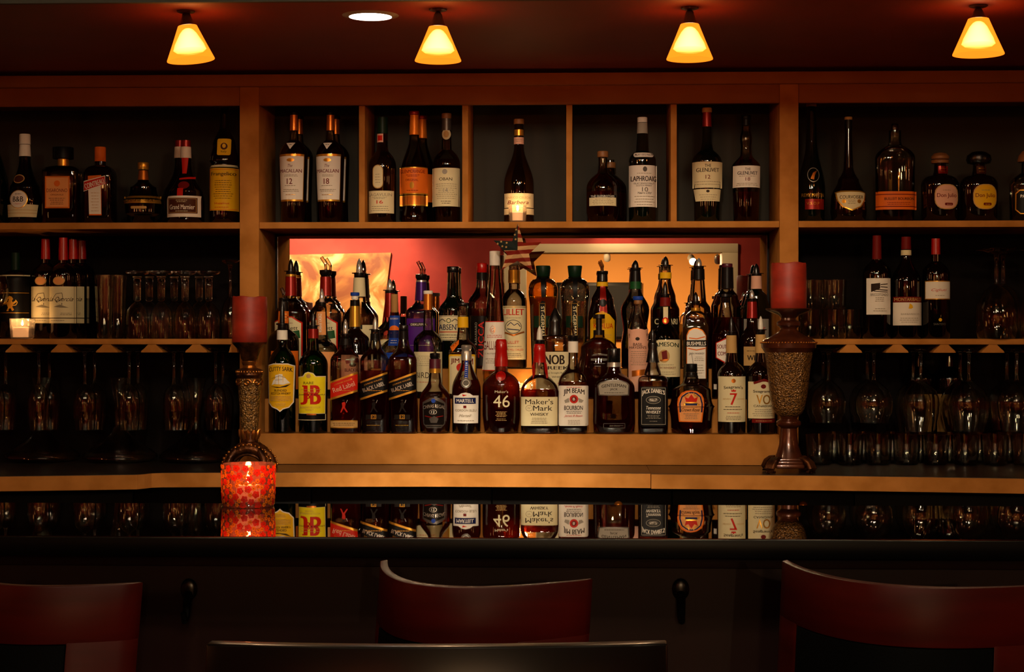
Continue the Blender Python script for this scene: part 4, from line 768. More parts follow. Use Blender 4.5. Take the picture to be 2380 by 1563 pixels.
bt(995, 2, 'tall clear whiskey bottle with copper neck foil and long ribbed cream label', [(0, 34), (800, 34), (768, 12, 'e'), (722, 10), (684, 9)], 'g_clear', ('l_clear', 890), parts=[('s', 721, 684, 'copper', 1, 'neck_foil'), ('c', 684, 676, 11, 'white')],
   L=[('label', [('r', 964, 1028, 818, 910, 'cream'), ('f', 970, 1024, 826, 852, 6, 'faint'), T('BIRD', 985, 872, 32, 13, 'ink'), ('f', 972, 1020, 886, 890, 1, 'red')])], group=G2)
bt(1076, 2, 'clear rye bottle with yellow neck band and yellow label behind the ribboned cognac', [(0, 33), (822, 33.5), (790, 15, 'e'), (765, 12), (712, 11)], 'g_clear', ('l_gold', 824), n=4, parts=[('s', 762, 737, 'yellow', 1, 'neck_label'), ('c', 712, 704, 12, 'bplastic', 'cap')],
   L=[('label', [('rr', 1045, 1106, 824, 915, 3, 'yellow'), ('rr', 1047, 1104, 828, 915, 3, 'cream'), T('JIM', 1060, 840, 20, 14, 'dred', b=.02), ('e', 1074, 854, 11, 10, 'red'), T('BEAM', 1089, 840, 24, 14, 'dred', b=.02), T('RYE', 1075, 876, 22, 10, 'ink')]), ('tag', [('p', [(1048, 806), (1068, 790), (1068, 800), (1054, 818)], 'orange')])], group=G2)
bt(1150, 2, 'tall tapering clear liqueur bottle with white screw cap and white label', [(0, 27), (880, 26.5), (745, 22), (640, 13), (617, 12.5)], 'g_clear', ('l_gold', 862), n=2, parts=[('c', 618, 584, 12.5, 'white')],
   L=[('label', [('p', [(1129, 747), (1171, 747), (1176, 862), (1122, 862)], 'red'), ('p', [(1129, 749), (1171, 749), (1176, 860), (1122, 860)], 'white'), ('o', 1146, 767, 6, 9, 1, 'copper'), T('G', 1146, 768, 7, 9, 'orange'), T('GALLIANO', 1148, 803, 46, 20, 'dred', b=-.005), ('f', 1132, 1168, 778, 786, 2, 'red'), T("L'AUTENTICO", 1148, 822, 38, 3.5, 'faint'), ('f', 1130, 1170, 832, 846, 3, 'faint')])], group=G2)
bt(1290, 2, 'wide clear bourbon bottle with black top and cream label in heavy black letters', [(0, 45), (825, 46), (790, 36, 's'), (778, 15, 'r'), (772, 14)], 'g_clear', ('l_amber', 898), k=.8, n=5, parts=[('lathe', [(779, 17), (768, 17), (758, 15), (750, 16), (742, 15), (724, 6), (716, 2)], 'bplastic', 'pourer')],
   L=[('label', [('r', 1246, 1334, 818, 908, 'cream'), T('KNOB', 1282, 836, 62, 22, 'ink', b=.04), T('CREEK', 1290, 855, 66, 8, 'ink', b=.05), T('Kentucky Straight Bourbon', 1290, 867, 72, 5, 'ink'), T('WHISKEY', 1300, 876, 34, 4, 'ink', b=.02), T('9', 1302, 894, 10, 15, 'red')])], group=G2)
bt(1392, 2, 'broad dark bourbon bottle with black T-shaped stopper beside the yellow-labelled coffee liqueur', [(0, 46), (860, 48), (815, 42, 's'), (785, 14, 'e'), (776, 12)], 'g_clear', ('l_dark', 790), k=.7, parts=[('lathe', [(779, 13), (768, 13), (767, 7), (742, 7), (741, 14), (731, 14)], 'bplastic', 'stopper')],
   L=[('label', [T('LABROT & GRAHAM', 1393, 826, 34, 4, 'lgrey', arc=2), T('WOODFORD RESERVE', 1393, 836, 40, 5, 'lgrey', b=.01), ('f', 1374, 1412, 843, 847, 1, 'lgrey'), ('l', [(1382, 851), (1396, 851)], 1.2, 'lgrey')])], group=G2)
bt(1483, 2, 'slim clear bourbon bottle with blue-topped wooden stopper and long cream label', [(0, 25), (800, 25.5), (770, 22, 's'), (714, 10, 's'), (706, 10)], 'g_clear', ('l_amber', 850), parts=[('c', 708, 697, 10, 'capwood', 'stopper'), ('c', 698, 689, 12, 'blue', 'cap_top')],
   L=[('label', [('p', [(1460, 764), (1468, 767), (1483, 764), (1498, 767), (1506, 764), (1505, 910), (1461, 910)], 'pink'), ('e', 1481, 788, 5, 4, 'ink'), T('BASIL', 1482, 801, 22, 7, 'ink', b=.01), T("HAYDEN'S", 1482, 808, 38, 6, 'ink', b=.01), ('f', 1464, 1503, 815, 850, 8, 'faint'), ('p', [(1468, 862), (1500, 858), (1500, 870), (1468, 876)], 'copper')])], group=G2)
bt(1546, 2, 'bright green whiskey bottle with black pourer and cream label', [(0, 34), (800, 34.5), (755, 15, 'e'), (715, 12), (692, 11)], 'g_green', ('l_green', 815), parts=[('s', 712, 692, 'dred', 1, 'neck_foil'), ('pb', 692, 655, 10, 'bplastic')],
   L=[('label', [('r', 1512, 1580, 790, 876, 'cream'), T('JAMESON', 1546, 805, 60, 13, 'dkgreen', arc=3, b=.02), ('e', 1542, 828, 13, 15, 'tan'), ('p', [(1536, 818), (1548, 814), (1550, 834), (1538, 836)], 'dred'), ('l', [(1532, 838), (1552, 836)], 3, 'copper'), ('f', 1522, 1572, 846, 850, 1, 'faint'), T('IRISH WHISKEY', 1546, 855, 46, 5, 'dred'), ('f', 1524, 1570, 862, 872, 2, 'faint')]),
      ('neck_label', [('r', 1541, 1552, 714, 742, 'cream'), ('e', 1546, 746, 7.5, 8, 'red'), ('e', 1546, 746, 5, 5, 'copper')])], group=G2)
bt(1617, 2, 'rectangular clear whiskey bottle with arched white and orange label and black band', [(0, 29), (765, 29.5), (738, 24, 's'), (722, 10, 'e'), (706, 10)], 'g_clear', ('l_gold', 752), k=.8, n=5, parts=[('s', 724, 716, 'gold', 1, 'neck_band'), ('pb', 706, 679, 10, 'bplastic')],
   L=[('label', [('p', [(1594, 880), (1594, 780), (1600, 768), (1610, 763), (1620, 763), (1632, 768), (1640, 780), (1640, 880)], 'copper'), ('p', [(1596, 880), (1596, 781), (1602, 770), (1611, 765), (1619, 765), (1630, 770), (1638, 781), (1638, 880)], 'white'), ('l', [(1600, 786), (1618, 788), (1637, 783)], 2.5, 'orange'),
      ('r', 1594, 1641, 791, 806, 'black'), T('BUSHMILLS', 1617, 799, 43, 9, 'white', b=.02), ('l', [(1598, 810), (1617, 814), (1637, 810)], 2.5, 'orange'), T('IRISH WHISKEY', 1618, 822, 34, 4, 'ink'), ('f', 1612, 1634, 828, 840, 3, 'faint'), ('l', [(1600, 826), (1606, 822), (1610, 850)], 1.4, 'lgrey'), ('f', 1602, 1634, 846, 870, 4, 'faint')])], group=G2)
bt(1686, 2, 'clear liqueur bottle with black stopper and white six-sided label', [(0, 32), (792, 32), (745, 18, 'e'), (710, 12), (690, 11)], 'g_clear', ('l_dark', 776), parts=[('lathe', [(704, 9), (692, 11), (690, 15), (684, 15)], 'bplastic', 'stopper')],
   L=[('label', [('p', [(1662, 797), (1684, 786), (1710, 797), (1710, 832), (1684, 845), (1662, 832)], 'red'), ('p', [(1664, 798), (1684, 789), (1708, 798), (1708, 831), (1684, 842), (1664, 831)], 'white'), T('SOUTHERN', 1686, 806, 42, 9, 'dred', b=.02), T('COMFORT', 1686, 822, 40, 9, 'dred', b=.02)]), ('side_label', [('r', 1658, 1664, 893, 905, 'white')])], group=G2)
bt(1748, 2, 'dark bourbon bottle with tan label beside the urn candle holder', [(0, 28), (800, 28.5), (762, 13, 'e'), (720, 11), (700, 10)], 'g_brown', parts=[('pb', 700, 674, 9, 'chrome'), ('s', 740, 702, 'foilred', .8, 'neck_label')],
   L=[('label', [('r', 1727, 1774, 806, 850, 'tan'), T('WILD', 1752, 832, 36, 12, 'ink', b=.03), ('f', 1732, 1774, 812, 820, 1, 'ink')])], group=G2)
# back row
def RUM(u): return [('label', [('p', [(u - 35, 855), (u - 35, 748), (u - 20, 742), (u - 8, 736), (u + 8, 736), (u + 20, 744), (u + 31, 750), (u + 31, 855)], 'red'), ('p', [(u - 34, 855), (u - 34, 750), (u - 18, 745), (u - 7, 739), (u + 7, 739), (u + 19, 747), (u + 28, 752), (u + 28, 855)], 'cream'), T('Burnett', u - 2, 763, 46, 9, 'ink', b=.01), ('f', u - 20, u + 14, 748, 755, 1, 'dred'), ('p', [(u - 2, 772), (u + 24, 768), (u + 26, 786), (u + 6, 790)], 'green'), ('e', u + 6, 796, 12, 10, 'dkgreen')]), ('neck_print', [('f', u - 6, u + 5, 650, 684, 4, 'gold')])]
RP = [(0, 36), (728, 36), (705, 24, 's'), (690, 13, 's'), (642, 11.5)]
bt(676, 3, 'dark rum bottle with red neck sleeve and red-edged cream label', RP, 'g_smoke', ('l_dark', 720), n=3, parts=[('s', 688, 644, 'foilred', 1, 'neck_sleeve'), ('s', 643, 638, 'gold', 1.4, 'neck_ring'), ('pb', 638, 602, 11, 'bplastic')], L=RUM(676)[:1], group=G3)
bt(757, 3, 'clear rum bottle with red neck sleeve and red-edged cream label', RP, 'g_clear', ('l_clear', 735), n=3, parts=[('s', 688, 644, 'foilred', 1, 'neck_sleeve'), ('pt', 640, 598, 12, -10)], L=RUM(757)[:1], group=G3)
bt(835, 3, 'clear bottle with long cream neck label and chrome-tipped pourer', [(0, 35), (738, 36), (700, 15, 's'), (645, 12)], 'g_clear', ('l_clear', 730), parts=[('s', 690, 646, 'cream', 1, 'neck_label'), ('pb', 644, 601, 12, 'chrome')], L=[('label', [('r', 806, 868, 756, 854, 'cream'), ('r', 810, 846, 756, 766, 'bsleeve')]), ('neck_print', [('r', 822, 841, 650, 656, 'ink')])][:1], group=G3)
bt(906, 3, 'clear anise bottle with red-brown neck sleeve and paired chrome spout tips', [(0, 33), (775, 34), (742, 12, 's'), (682, 10)], 'g_clear', ('l_clear', 780), parts=[('s', 738, 682, 'foilred', 1, 'neck_sleeve'), ('pb', 682, 648, 11, 'chrome')], L=[('label', [('e', 898, 804, 22, 16, 'tan'), ('e', 898, 804, 20, 14, 'cream'), T('Anis', 898, 806, 26, 10, 'dred')])], group=G3)
bt(979, 3, 'blackcurrant liqueur bottle with deep purple label and purple neck', [(0, 34), (728, 35), (700, 14, 's'), (652, 11)], 'g_clear', ('l_purple', 722), n=4, parts=[('s', 699, 656, 'foilpurple', 1, 'neck_sleeve'), ('s', 656, 652, 'silver', 1.2, 'neck_ring'), ('pt', 650, 608, 11, -8)],
   L=[('label', [('r', 948, 1012, 741, 855, 'purple'), ('e', 975, 755, 22, 5, 'ink'), T('DEKUYPER', 976, 755, 36, 5, 'white', b=.02), ('f', 956, 1004, 800, 806, 1, 'silver')])], group=G3)
bt(1053, 3, 'nearly black bottle with white and blue ornamental label', [(0, 33), (722, 33.5), (688, 15, 's'), (640, 13), (624, 13)], 'g_dkgreen', parts=[('c', 634, 620, 14, 'bplastic')],
   L=[('label', [('r', 1021, 1085, 734, 792, 'cream'), ('b', 1021, 1085, 735, 791, 1, 'navy'), ('e', 1045, 746, 5.5, 5.5, 'green'), ('e', 1045, 746, 4, 4, 'cream'), ('l', [(1022, 748), (1030, 742), (1038, 748)], 2, 'grey'), ('l', [(1052, 748), (1060, 742), (1068, 748)], 2, 'grey'), T('ABSENTE', 1050, 761, 56, 13, 'navy', b=.01), ('l', [(1024, 772), (1078, 772)], 1.5, 'red'), ('f', 1024, 1078, 776, 788, 2, 'grey')])], group=G3)
bt(1120, 3, 'clear bitters bottle with red cap and red upright lettering on dark label', [(0, 32), (705, 32.5), (668, 14, 's'), (650, 12)], 'g_clear', ('l_dark', 718), parts=[('c', 634, 612, 12, 'wax'), ('s', 650, 634, 'bsleeve', .8, 'neck_band')],
   L=[('label', [('r', 1096, 1150, 735, 850, 'bsleeve'), T('ZUCCA', 1120, 790, 84, 13, 'red', rot=90, b=.03), T('RABARBARO', 1108, 776, 52, 5, 'lgrey', rot=90)])], group=G3)
bt(1194, 3, 'clear aperitif bottle with gold neck and large cream label in red letters', [(0, 28), (705, 28.5), (672, 12, 'e'), (612, 11.5)], 'g_clear', ('l_gold', 775), parts=[('s', 658, 628, 'gold', 1.2, 'neck_foil'), ('c', 616, 606, 13, 'silver')],
   L=[('label', [('r', 1166, 1222, 712, 836, 'cream'), ('r', 1166, 1222, 714, 715.5, 'gold'), T('LILLET', 1194, 726, 48, 14, 'red', b=.02), ('f', 1172, 1216, 738, 741, 1, 'faint'), ('e', 1194, 760, 19, 16, 'grey'), ('e', 1194, 760, 17.5, 14.5, 'cream'), ('l', [(1180, 758), (1188, 750), (1196, 757), (1204, 752), (1210, 760)], 1.6, 'navy'), ('l', [(1180, 765), (1208, 768)], 2, 'navy'), ('l', [(1170, 772), (1194, 780), (1218, 772)], 3.5, 'copper'), T('LILLET', 1194, 796, 26, 6, 'red'), ('f', 1172, 1216, 803, 808, 1, 'faint'), T('SERVE WELL CHILLED', 1194, 813, 44, 4, 'red'), ('f', 1174, 1214, 820, 832, 3, 'faint')])], group=G3)
STG = [(0, 26), (760, 29), (720, 30), (676, 34, 's'), (648, 16, 'r'), (642, 14)]
def STL(u): return [('label', [('p', [(u - 5, 646), (u + 7, 646), (u + 5, 690), (u, 694), (u - 3, 690)], 'black'), ('p', [(u - 2, 700), (u + 5, 702), (u + 6, 708), (u + 6, 812), (u - 8, 812), (u - 8, 708)], 'black'), ('p', [(u - 20, 735), (u + 18, 735), (u + 18, 762), (u - 20, 762)], 'dkgreen'), ('b', u - 8, u + 6, 706, 812, .7, 'gold'), T('ST-GERMAIN', u, 752, 78, 8, 'cream', rot=-90, b=.02)])]
for uu, lb, lq in ((1262, 'fluted amber-tinted bottle with tall black cap under the hanging star', 'g_amber'), (1336, 'fluted clear bottle with tall black cap and narrow upright black label', 'g_clear')):
    bt(uu, 3, lb, STG, lq, ('l_gold' if uu < 1300 else 'l_clear', 690 if uu < 1300 else 700), n=2.6, parts=[('c', 646, 618, 14, 'dkgreen', 'cap', 17)], L=STL(uu) + [], group=G3)
bt(1400, 3, 'coffee liqueur bottle with yellow neck band, red ribbon and yellow label', [(0, 31), (740, 33), (700, 26, 's'), (664, 12, 's'), (640, 11)], 'g_brown', parts=[('s', 666, 656, 'yellow', 1.2, 'neck_band'), ('s', 654, 634, 'bplastic', 1, 'collar'), ('pt', 640, 606, 11, -6)],
   L=[('ribbon', [('p', [(1395, 666), (1407, 666), (1411, 728), (1393, 728)], 'foilred'), ('e', 1401, 705, 9, 9, 'bsleeve')]), ('label', [('p', [(1372, 812), (1372, 745), (1384, 730), (1400, 724), (1416, 732), (1428, 746), (1428, 812)], 'yellow'), T('KAHLUA', 1402, 758, 44, 12, 'red', b=.01), ('f', 1378, 1422, 776, 800, 4, 'tan')])], group=G3)
bt(1477, 3, 'hourglass-shaped clear bottle with green and black neck wrap', [(0, 31), (800, 31), (765, 27, 's'), (720, 32, 's'), (672, 13, 's'), (630, 10)], 'g_clear', ('l_dark', 808), parts=[('s', 672, 655, 'green', 1, 'neck_foil'), ('s', 655, 630, 'bsleeve', 1.2, 'collar'), ('pb', 628, 605, 12, 'bplastic')], group=G3)
bt(1547, 3, 'red aperitif bottle with yellow collar and pointed black pourer', [(0, 31), (722, 32), (698, 24, 's'), (650, 12.5, 's'), (620, 12)], 'g_clear', ('l_red', 718), parts=[('s', 648, 634, 'yellow', 1.4, 'collar'), ('pb', 622, 596, 12, 'bplastic')], L=[('label', [('r', 1516, 1578, 738, 800, 'bsleeve'), T('CAMPARI', 1547, 748, 52, 13, 'cream', b=.02)])], group=G3)
bt(1624, 3, 'fluted clear bottle with black collar and twin dark spout tips', [(0, 33), (745, 33), (718, 27, 's'), (698, 17, 's'), (650, 13), (624, 12)], 'g_clear', ('l_dark', 738), parts=[('s', 650, 626, 'bsleeve', 1.2, 'collar'), ('pb', 624, 600, 12, 'chrome')], group=G3)
bt(1690, 3, 'clear-shouldered bottle with brown capped neck holding dark liquor', [(0, 32), (715, 32), (690, 25, 's'), (672, 14, 's'), (628, 13)], 'g_clear', ('l_dark', 738), parts=[('s', 671, 622, 'bsleeve', 1.2, 'capsule'), ('c', 622, 613, 12.5, 'plum')], L=[('neck_label', [('l', [(1679, 655), (1692, 630)], 4, 'silver')])][:0], group=G3)
bt(1758, 3, 'dark green bottle with pink-silver neck against the mirror edge', [(0, 33), (725, 33), (690, 25, 's'), (672, 12, 's'), (640, 11)], 'g_dkgreen', parts=[('s', 672, 642, 'pink', 1, 'neck_foil'), ('pb', 642, 613, 12, 'bplastic')],
   L=[('label', [('r', 1728, 1784, 742, 800, 'lgrey'), T("PIMM'S", 1754, 766, 44, 10, 'red', b=.02)])], group=G3)
# ---------------------------------------------------------------- glassware
def wall_prof(outer, th):
    """open vessel wall from an outer profile listed foot to rim as (z, r): returns a closed loop outer + inner"""
    inner = [(z, max(.0004, r - th)) for z, r in reversed(outer)]
    return outer + inner
def glassware(name, u, vref, Y, label, cat, group, outer, foot=None, zb=None, flip=False, th=.0012, seg=28, name_body='bowl'):
    """outer/foot profiles in px relative to the supporting plane (height, half width)"""
    p, t = at(u, vref, Y); s = t / F
    e = thing(name, (p.x, Y, zb + (0 if flip else .0004)), label, cat, group)
    sg = -1 if flip else 1
    bm = bmesh.new()
    pr = wall_prof([(h * s * sg, w * s) for h, w in outer], th)
    ring_lathe(bm, pr, seg, loop=True); bmesh.ops.recalc_face_normals(bm, faces=bm.faces[:])
    mobj(name_body, bm, M['glass'], e, ang=60)
    if foot:
        bm = bmesh.new(); ring_lathe(bm, [(h * s * sg, w * s) for h, w in foot], seg); bmesh.ops.recalc_face_normals(bm, faces=bm.faces[:])
        mobj('stem', bm, M['glass'], e, ang=60)
    return e
# hanging stemware: foot disc rests on the rails, stem and bowl below (heights are px downwards)
ZR = ZM - .0157 - .0225     # underside of the rails
for row, Y in ((0, 4.995), (1, 5.095)):
    dz = .0085
    for i, (u, hw) in enumerate(((-14, 25), (90, 25), (197, 26), (300, 25), (404, 25), (501, 25))):
        if row: u = u + (1343 - u) * .0198
        glassware('white_wine_glass', u, 900, Y, ['slim wine glass hanging in the front row', 'slim wine glass hanging in the rear row'][row] + [', cut by the photo edge', ' above the outermost decanter', ' between outermost and middle decanters', ' over the middle decanter', ' between the middle and innermost decanters', ' beside the post and the lower candle holder'][i], 'wine glass', 'hanging white wine glasses',
                  [(75, 2.5), (79, 8), (86, 17), (96, hw - 3), (112, hw), (140, hw), (168, hw - 2), (183, hw - 4)],
                  [(-8.5, 27), (-7.5, 27.5), (-5, 18), (0, 6), (8, 3.4), (60, 2.8), (74, 3.5), (77, 5)], zb=ZR + .002, flip=True)
rw = [(1926, 40, 0), (2031, 43, 0), (2140, 43, 30), (2252, 46, 28), (2363, 44, 28)]
for row, Y in ((0, 4.99), (1, 5.106)):
    for i, (u, hw, ex) in enumerate(rw):
        if row: u = u + (1343 - u) * .0222
        H = 165 + ex * .72
        glassware('red_wine_glass', u, 900, Y, ['round-bowled wine glass hanging in the front row', 'round-bowled wine glass hanging in the rear row'][row] + [' next to the urn candle holder', ', second from the urn candle holder', ' before the tan-labelled bottles', ', second from the photo edge', ' nearest the photo edge'][i], 'wine glass', 'hanging red wine glasses',
                  [(66, 3), (70, 10), (78, hw * .52), (90, hw * .8), (108, hw * .97), (122, hw), (142, hw * .96), (H - 12, hw * .82), (H, hw * .76)],
                  [(-8.5, 27.5), (-7.5, 28), (-5, 18), (0, 6), (8, 3.8), (50, 3.2), (64, 4), (68, 6)], zb=ZR + .002, flip=True)
# decanters
for i, (u, hw) in enumerate(((98, 86), (279, 86), (455, 84))):
    glassware('decanter', u, 1060, 5.045, ['wide-bottomed clear decanter nearest the photo edge', 'wide-bottomed clear decanter, the middle one of three', 'wide-bottomed clear decanter nearest the post'][i], 'decanter', 'three ship decanters on the counter',
              [(0.5, 1), (.5, hw * .72), (3, hw * .88), (9, hw), (16, hw * .99), (27, hw * .84), (40, hw * .60), (54, hw * .38), (68, hw * .22), (82, 12), (100, 11.5), (130, 13), (160, 17), (186, 23), (194, 26)], zb=ZC + .0013, th=.0022, name_body='body')
# mixing glasses, pilsner-style footed glasses upside down, a flute
for i, (u, Y) in enumerate(((243, 4.985), (274, 5.036), (247, 5.092))):
    glassware('pint_glass', u, 780, Y, ['tall tapered pint glass beside the wine bottles', 'tall tapered pint glass beside the upturned goblets', 'tall tapered pint glass standing behind the front two'][i], 'glass', 'pint glasses', [(0.5, 1), (.5, 16), (4, 17.5), (70, 20), (140, 22.5), (148, 22.5)], zb=ZM, th=.0025, name_body='tumbler')
for i, (u, Y) in enumerate(((319, 4.98), (375, 4.985), (430, 4.98), (485, 4.985), (347, 5.085), (405, 5.085), (463, 5.085))):
    glassware('goblet', u, 780, Y, 'upturned footed goblet ' + ['beside the pint glasses', 'second from the pint glasses', 'third from the pint glasses', 'next to the flute', 'in the rear row, first from the pint glasses', 'in the rear row, middle one', 'in the rear row nearest the flute'][i], 'goblet', 'upturned goblets on the middle shelf',
              [(0, 25), (20, 26.5), (50, 26), (66, 23), (78, 15), (84, 8), (88, 4)], [(86, 5), (90, 9), (100, 8), (125, 8.5), (140, 9), (146, 12), (150, 24), (153, 26.5), (155, 27), (157, 26.5)], zb=ZM, th=.0016)
glassware('champagne_flute', 535, 780, 5.0, 'upturned flute beside the post and the lower red candle', 'flute', None, [(0, 20), (30, 21.5), (60, 21), (82, 16), (93, 8), (97, 4)], [(95, 4), (105, 3.4), (160, 3.2), (172, 6), (177, 17), (180, 22), (182, 22)], zb=ZM)
# tumblers, middle shelf: two levels
n = 0
for lev, lst in ((0, [(1884, 4.985), (1940, 4.985), (1975, 5.06), (1884, 5.07)]), (1, [(1884, 4.988), (1940, 4.988), (1912, 5.06)])):
    for j, (u, Y) in enumerate(lst):
        if lev == 0: lb = 'short tumbler in the lower tier ' + ['next to the urn candle holder', 'second of the front row', 'behind, beside the white-labelled wine bottle', 'directly behind the front one next to the urn'][j]
        else: lb = 'short tumbler in the upper tier ' + ['next to the red candle', 'towards the wine bottles', 'standing behind the front two'][j]
        glassware('tumbler', u, 780, Y, lb, 'glass', 'stacked tumblers on the middle shelf', [(0.5, 1), (.5, 23), (5, 26), (40, 27), (66, 27.4), (68, 27.4)], zb=ZM + lev * .0835, th=.0022, name_body='glass_wall')
for i, (u, Y, hw) in enumerate(((2316, 4.985, 49), (2332, 5.112, 49), (2420, 4.985, 49))):
    glassware('balloon_glass', u, 780, Y, ['huge upturned balloon wine glass beside the small-labelled wine bottle', 'huge upturned balloon glass directly behind the front one', 'huge upturned balloon glass cut by the photo edge'][i], 'wine glass', 'upturned balloon glasses',
              [(0, 42), (20, 47), (45, hw), (70, 48), (95, 40), (112, 27), (122, 13), (127, 5)], [(124, 6), (132, 4.5), (180, 4), (196, 7), (203, 26), (207, 49), (209, 50)], zb=ZM, seg=36)
p0 = glassware('wine_glass', -8, 780, 4.99, 'upright wine glass at the photo edge beside the lion wine bottle', 'wine glass', None, [(70, 4), (76, 14), (88, 24), (105, 29), (125, 27), (146, 22)], [(0, 28), (1, 28), (4, 12), (12, 4), (60, 3.5), (72, 5)], zb=ZM)
for i, u in enumerate((1905, 1975, 2041, 2107, 2174, 2243, 2312, 2382)):
    glassware('tumbler', u, 1050, 4.985, 'short tumbler on the back counter, ' + ['next to the urn candle holder', 'second from the urn candle holder', 'third from the urn candle holder', 'fourth from the urn, before the tan-labelled bottle', 'fifth from the urn', 'sixth from the urn', 'second last in the row', 'last in the row at the photo edge'][i], 'glass', 'front row of tumblers on the back counter',
              [(0.5, 1), (.5, 24), (6, 29), (40, 31), (68, 32.5), (71, 32.5)], zb=ZC + .0013, th=.003, name_body='glass_wall')
for i, u in enumerate((1938, 2007, 2074, 2140, 2206, 2276, 2345)):
    glassware('tumbler', u, 1050, 5.068, 'short tumbler in the second row on the back counter, ' + ['first', 'second', 'third', 'fourth', 'fifth', 'sixth', 'seventh'][i] + ' from the urn', 'glass', 'second row of tumblers on the back counter',
              [(0.5, 1), (.5, 24), (6, 29), (40, 31), (68, 32.5), (71, 32.5)], zb=ZC + .0013, th=.003, name_body='glass_wall')

# ---------------------------------------------------------------- candles
def flame(parent, z, sc=1.0, power=P_CANDLE, x=0, y=0):
    bm = bmesh.new(); ring_lathe(bm, [(0, .0008 * sc), (.003 * sc, .0032 * sc), (.007 * sc, .0036 * sc), (.013 * sc, .0018 * sc), (.018 * sc, .0003 * sc)], 12, cx=x, cy=y)
    for v in bm.verts: v.co.z += z
    mobj('flame', bm, M['flame'], parent)
    bm = bmesh.new(); tube(bm, [(x, y, z - .006), (x, y, z + .003)], .0007, 6); mobj('wick', bm, M['ink'], parent)
    w = parent.location
    lamp('POINT', 'candle_light', (w.x + x, w.y + y, w.z + z + .024 * sc), power, (1, .55, .22), .006, parent=parent)
def votive(u, v0, v1, hw, Y, zb, label, square=False):
    p, t = at(u, v1, Y); s = t / F; H = (v1 - v0) * s; R = hw * s
    e = thing('votive_candle', (p.x, Y, zb), label, 'candle', 'lit votive candles'); n = 7 if square else 2
    bm = bmesh.new(); pr = [(.0004, .001), (.0004, R * .84), (.004, R * .93), (H * .5, R * .96), (H, R)]
    pr = pr + [(z, max(.0008, r - .002)) for z, r in reversed(pr[1:])] ; pr[-1] = (.004, pr[-1][1]); pr.append((.004, .001))
    ring_lathe(bm, pr, 32, n=n, close=False); bmesh.ops.recalc_face_normals(bm, faces=bm.faces[:]); mobj('glass_cup', bm, M['g_frost'], e)
    bm = bmesh.new(); ring_lathe(bm, [(.0045, R * .84), (H * .55, R * .88), (H * .58, R * .80)], 24); mobj('wax', bm, M['wwax_glow'], e)
    flame(e, H * .57 + .005, .9)
    return e
votive(1203, 472, 512, 21.5, 4.975, ZU, 'lit votive candle in clear glass on the upper shelf, above the hanging star')
votive(52, 738, 785, 25, 4.965, ZM, 'lit votive candle in square glass before the lion wine bottle', True)
# the votive behind the bourbons stands between the bottle rows
bm = None
vv = votive(1221, 886, 922, 19, 5.075, Z2, 'lit votive candle on the steps between the number-46 and the drip-wax bourbons')

# floral candle glass on the bar
p, t = at(578, 1185, 3.615); R = .0553; H = .0885
fg = thing('candle_glass', (p.x, 3.612, ZBAR), 'floral-printed candle glass on the bar with red and orange blossoms, lit inside', 'candle glass')
bm = bmesh.new()
ow = [(.0005, .001), (.0005, R * .93), (.003, R * .955), (.010, R * .965), (.03, R * .985), (H * .7, R), (H, R)]
ow = ow + [(H, R - .0028), (.03, R * .985 - .0028), (.0125, R * .93 - .002), (.0115, .001)]
ring_lathe(bm, ow, 64, close=False); bmesh.ops.recalc_face_normals(bm, faces=bm.faces[:])
mobj('glass_wall', bm, shell('frosted_pink_glass', '#f4cfc4', 1.2, 0.03, 0.30, '#c87060'), fg)
def on_cyl(a, z, off=.0006):
    r = R * (.955 + (min(max(z, .003), .03) - .003) / .027 * .03 + (0.015 * min(1, max(0, (z - .03) / .03)))) + off
    return Vector((r * math.sin(a), -r * math.cos(a), z))
rr = random.Random(3); bm = bmesh.new(); fl = []
mats = [pbr('print_red', '#e02812', .5), pbr('print_orange', '#f58a10', .5), pbr('print_leaf', '#5a5a18', .5), pbr('print_dark', '#8a1408', .5)]
for m_, c_ in zip(mats[:3], ('#f03a1c', '#ff9420', '#7a7a28')):    # printed colour lets candlelight through
    nt_ = m_.node_tree; b_ = nt_.nodes['Principled BSDF']; t_ = nt_.nodes.new('ShaderNodeBsdfTranslucent'); t_.inputs[0].default_value = (*lin(c_), 1)
    x_ = nt_.nodes.new('ShaderNodeMixShader'); x_.inputs[0].default_value = .6
    nt_.links.new(b_.outputs[0], x_.inputs[1]); nt_.links.new(t_.outputs[0], x_.inputs[2]); nt_.links.new(x_.outputs[0], nt_.nodes['Material Output'].inputs[0])
tries = 0
while len(fl) < 215 and tries < 9000:
    tries += 1; a = rr.uniform(-PI, PI); z = rr.uniform(.006, H - .004); big = rr.random() < .62; q = rr.uniform(.0070, .0084) if big else rr.uniform(.0044, .0054)
    if all((math.hypot((((a - b + PI) % (2 * PI)) - PI) * R, z - w) > (q + q2) * .84) for b, w, q2 in fl):
        fl.append((a, z, q)); rot = rr.uniform(0, 1.2)
        c = bm.verts.new(on_cyl(a, z, .0012)); ring = []
        for i in range(30):
            th_ = 2 * PI * i / 30; rad = q * (.72 + .28 * abs(math.cos(2.5 * th_ + rot)))
            ring.append(bm.verts.new(on_cyl(a + rad * math.cos(th_) / R, min(H - .0003, max(.001, z + rad * math.sin(th_))))))
        for i in range(30):
            f = bm.faces.new((c, ring[i], ring[(i + 1) % 30])); f.material_index = 0 if big else 1
        cc = [bm.verts.new(on_cyl(a + .0011 * math.cos(k * PI / 3) / R, z + .0011 * math.sin(k * PI / 3), .0015)) for k in range(6)]; f = bm.faces.new(cc); f.material_index = 3
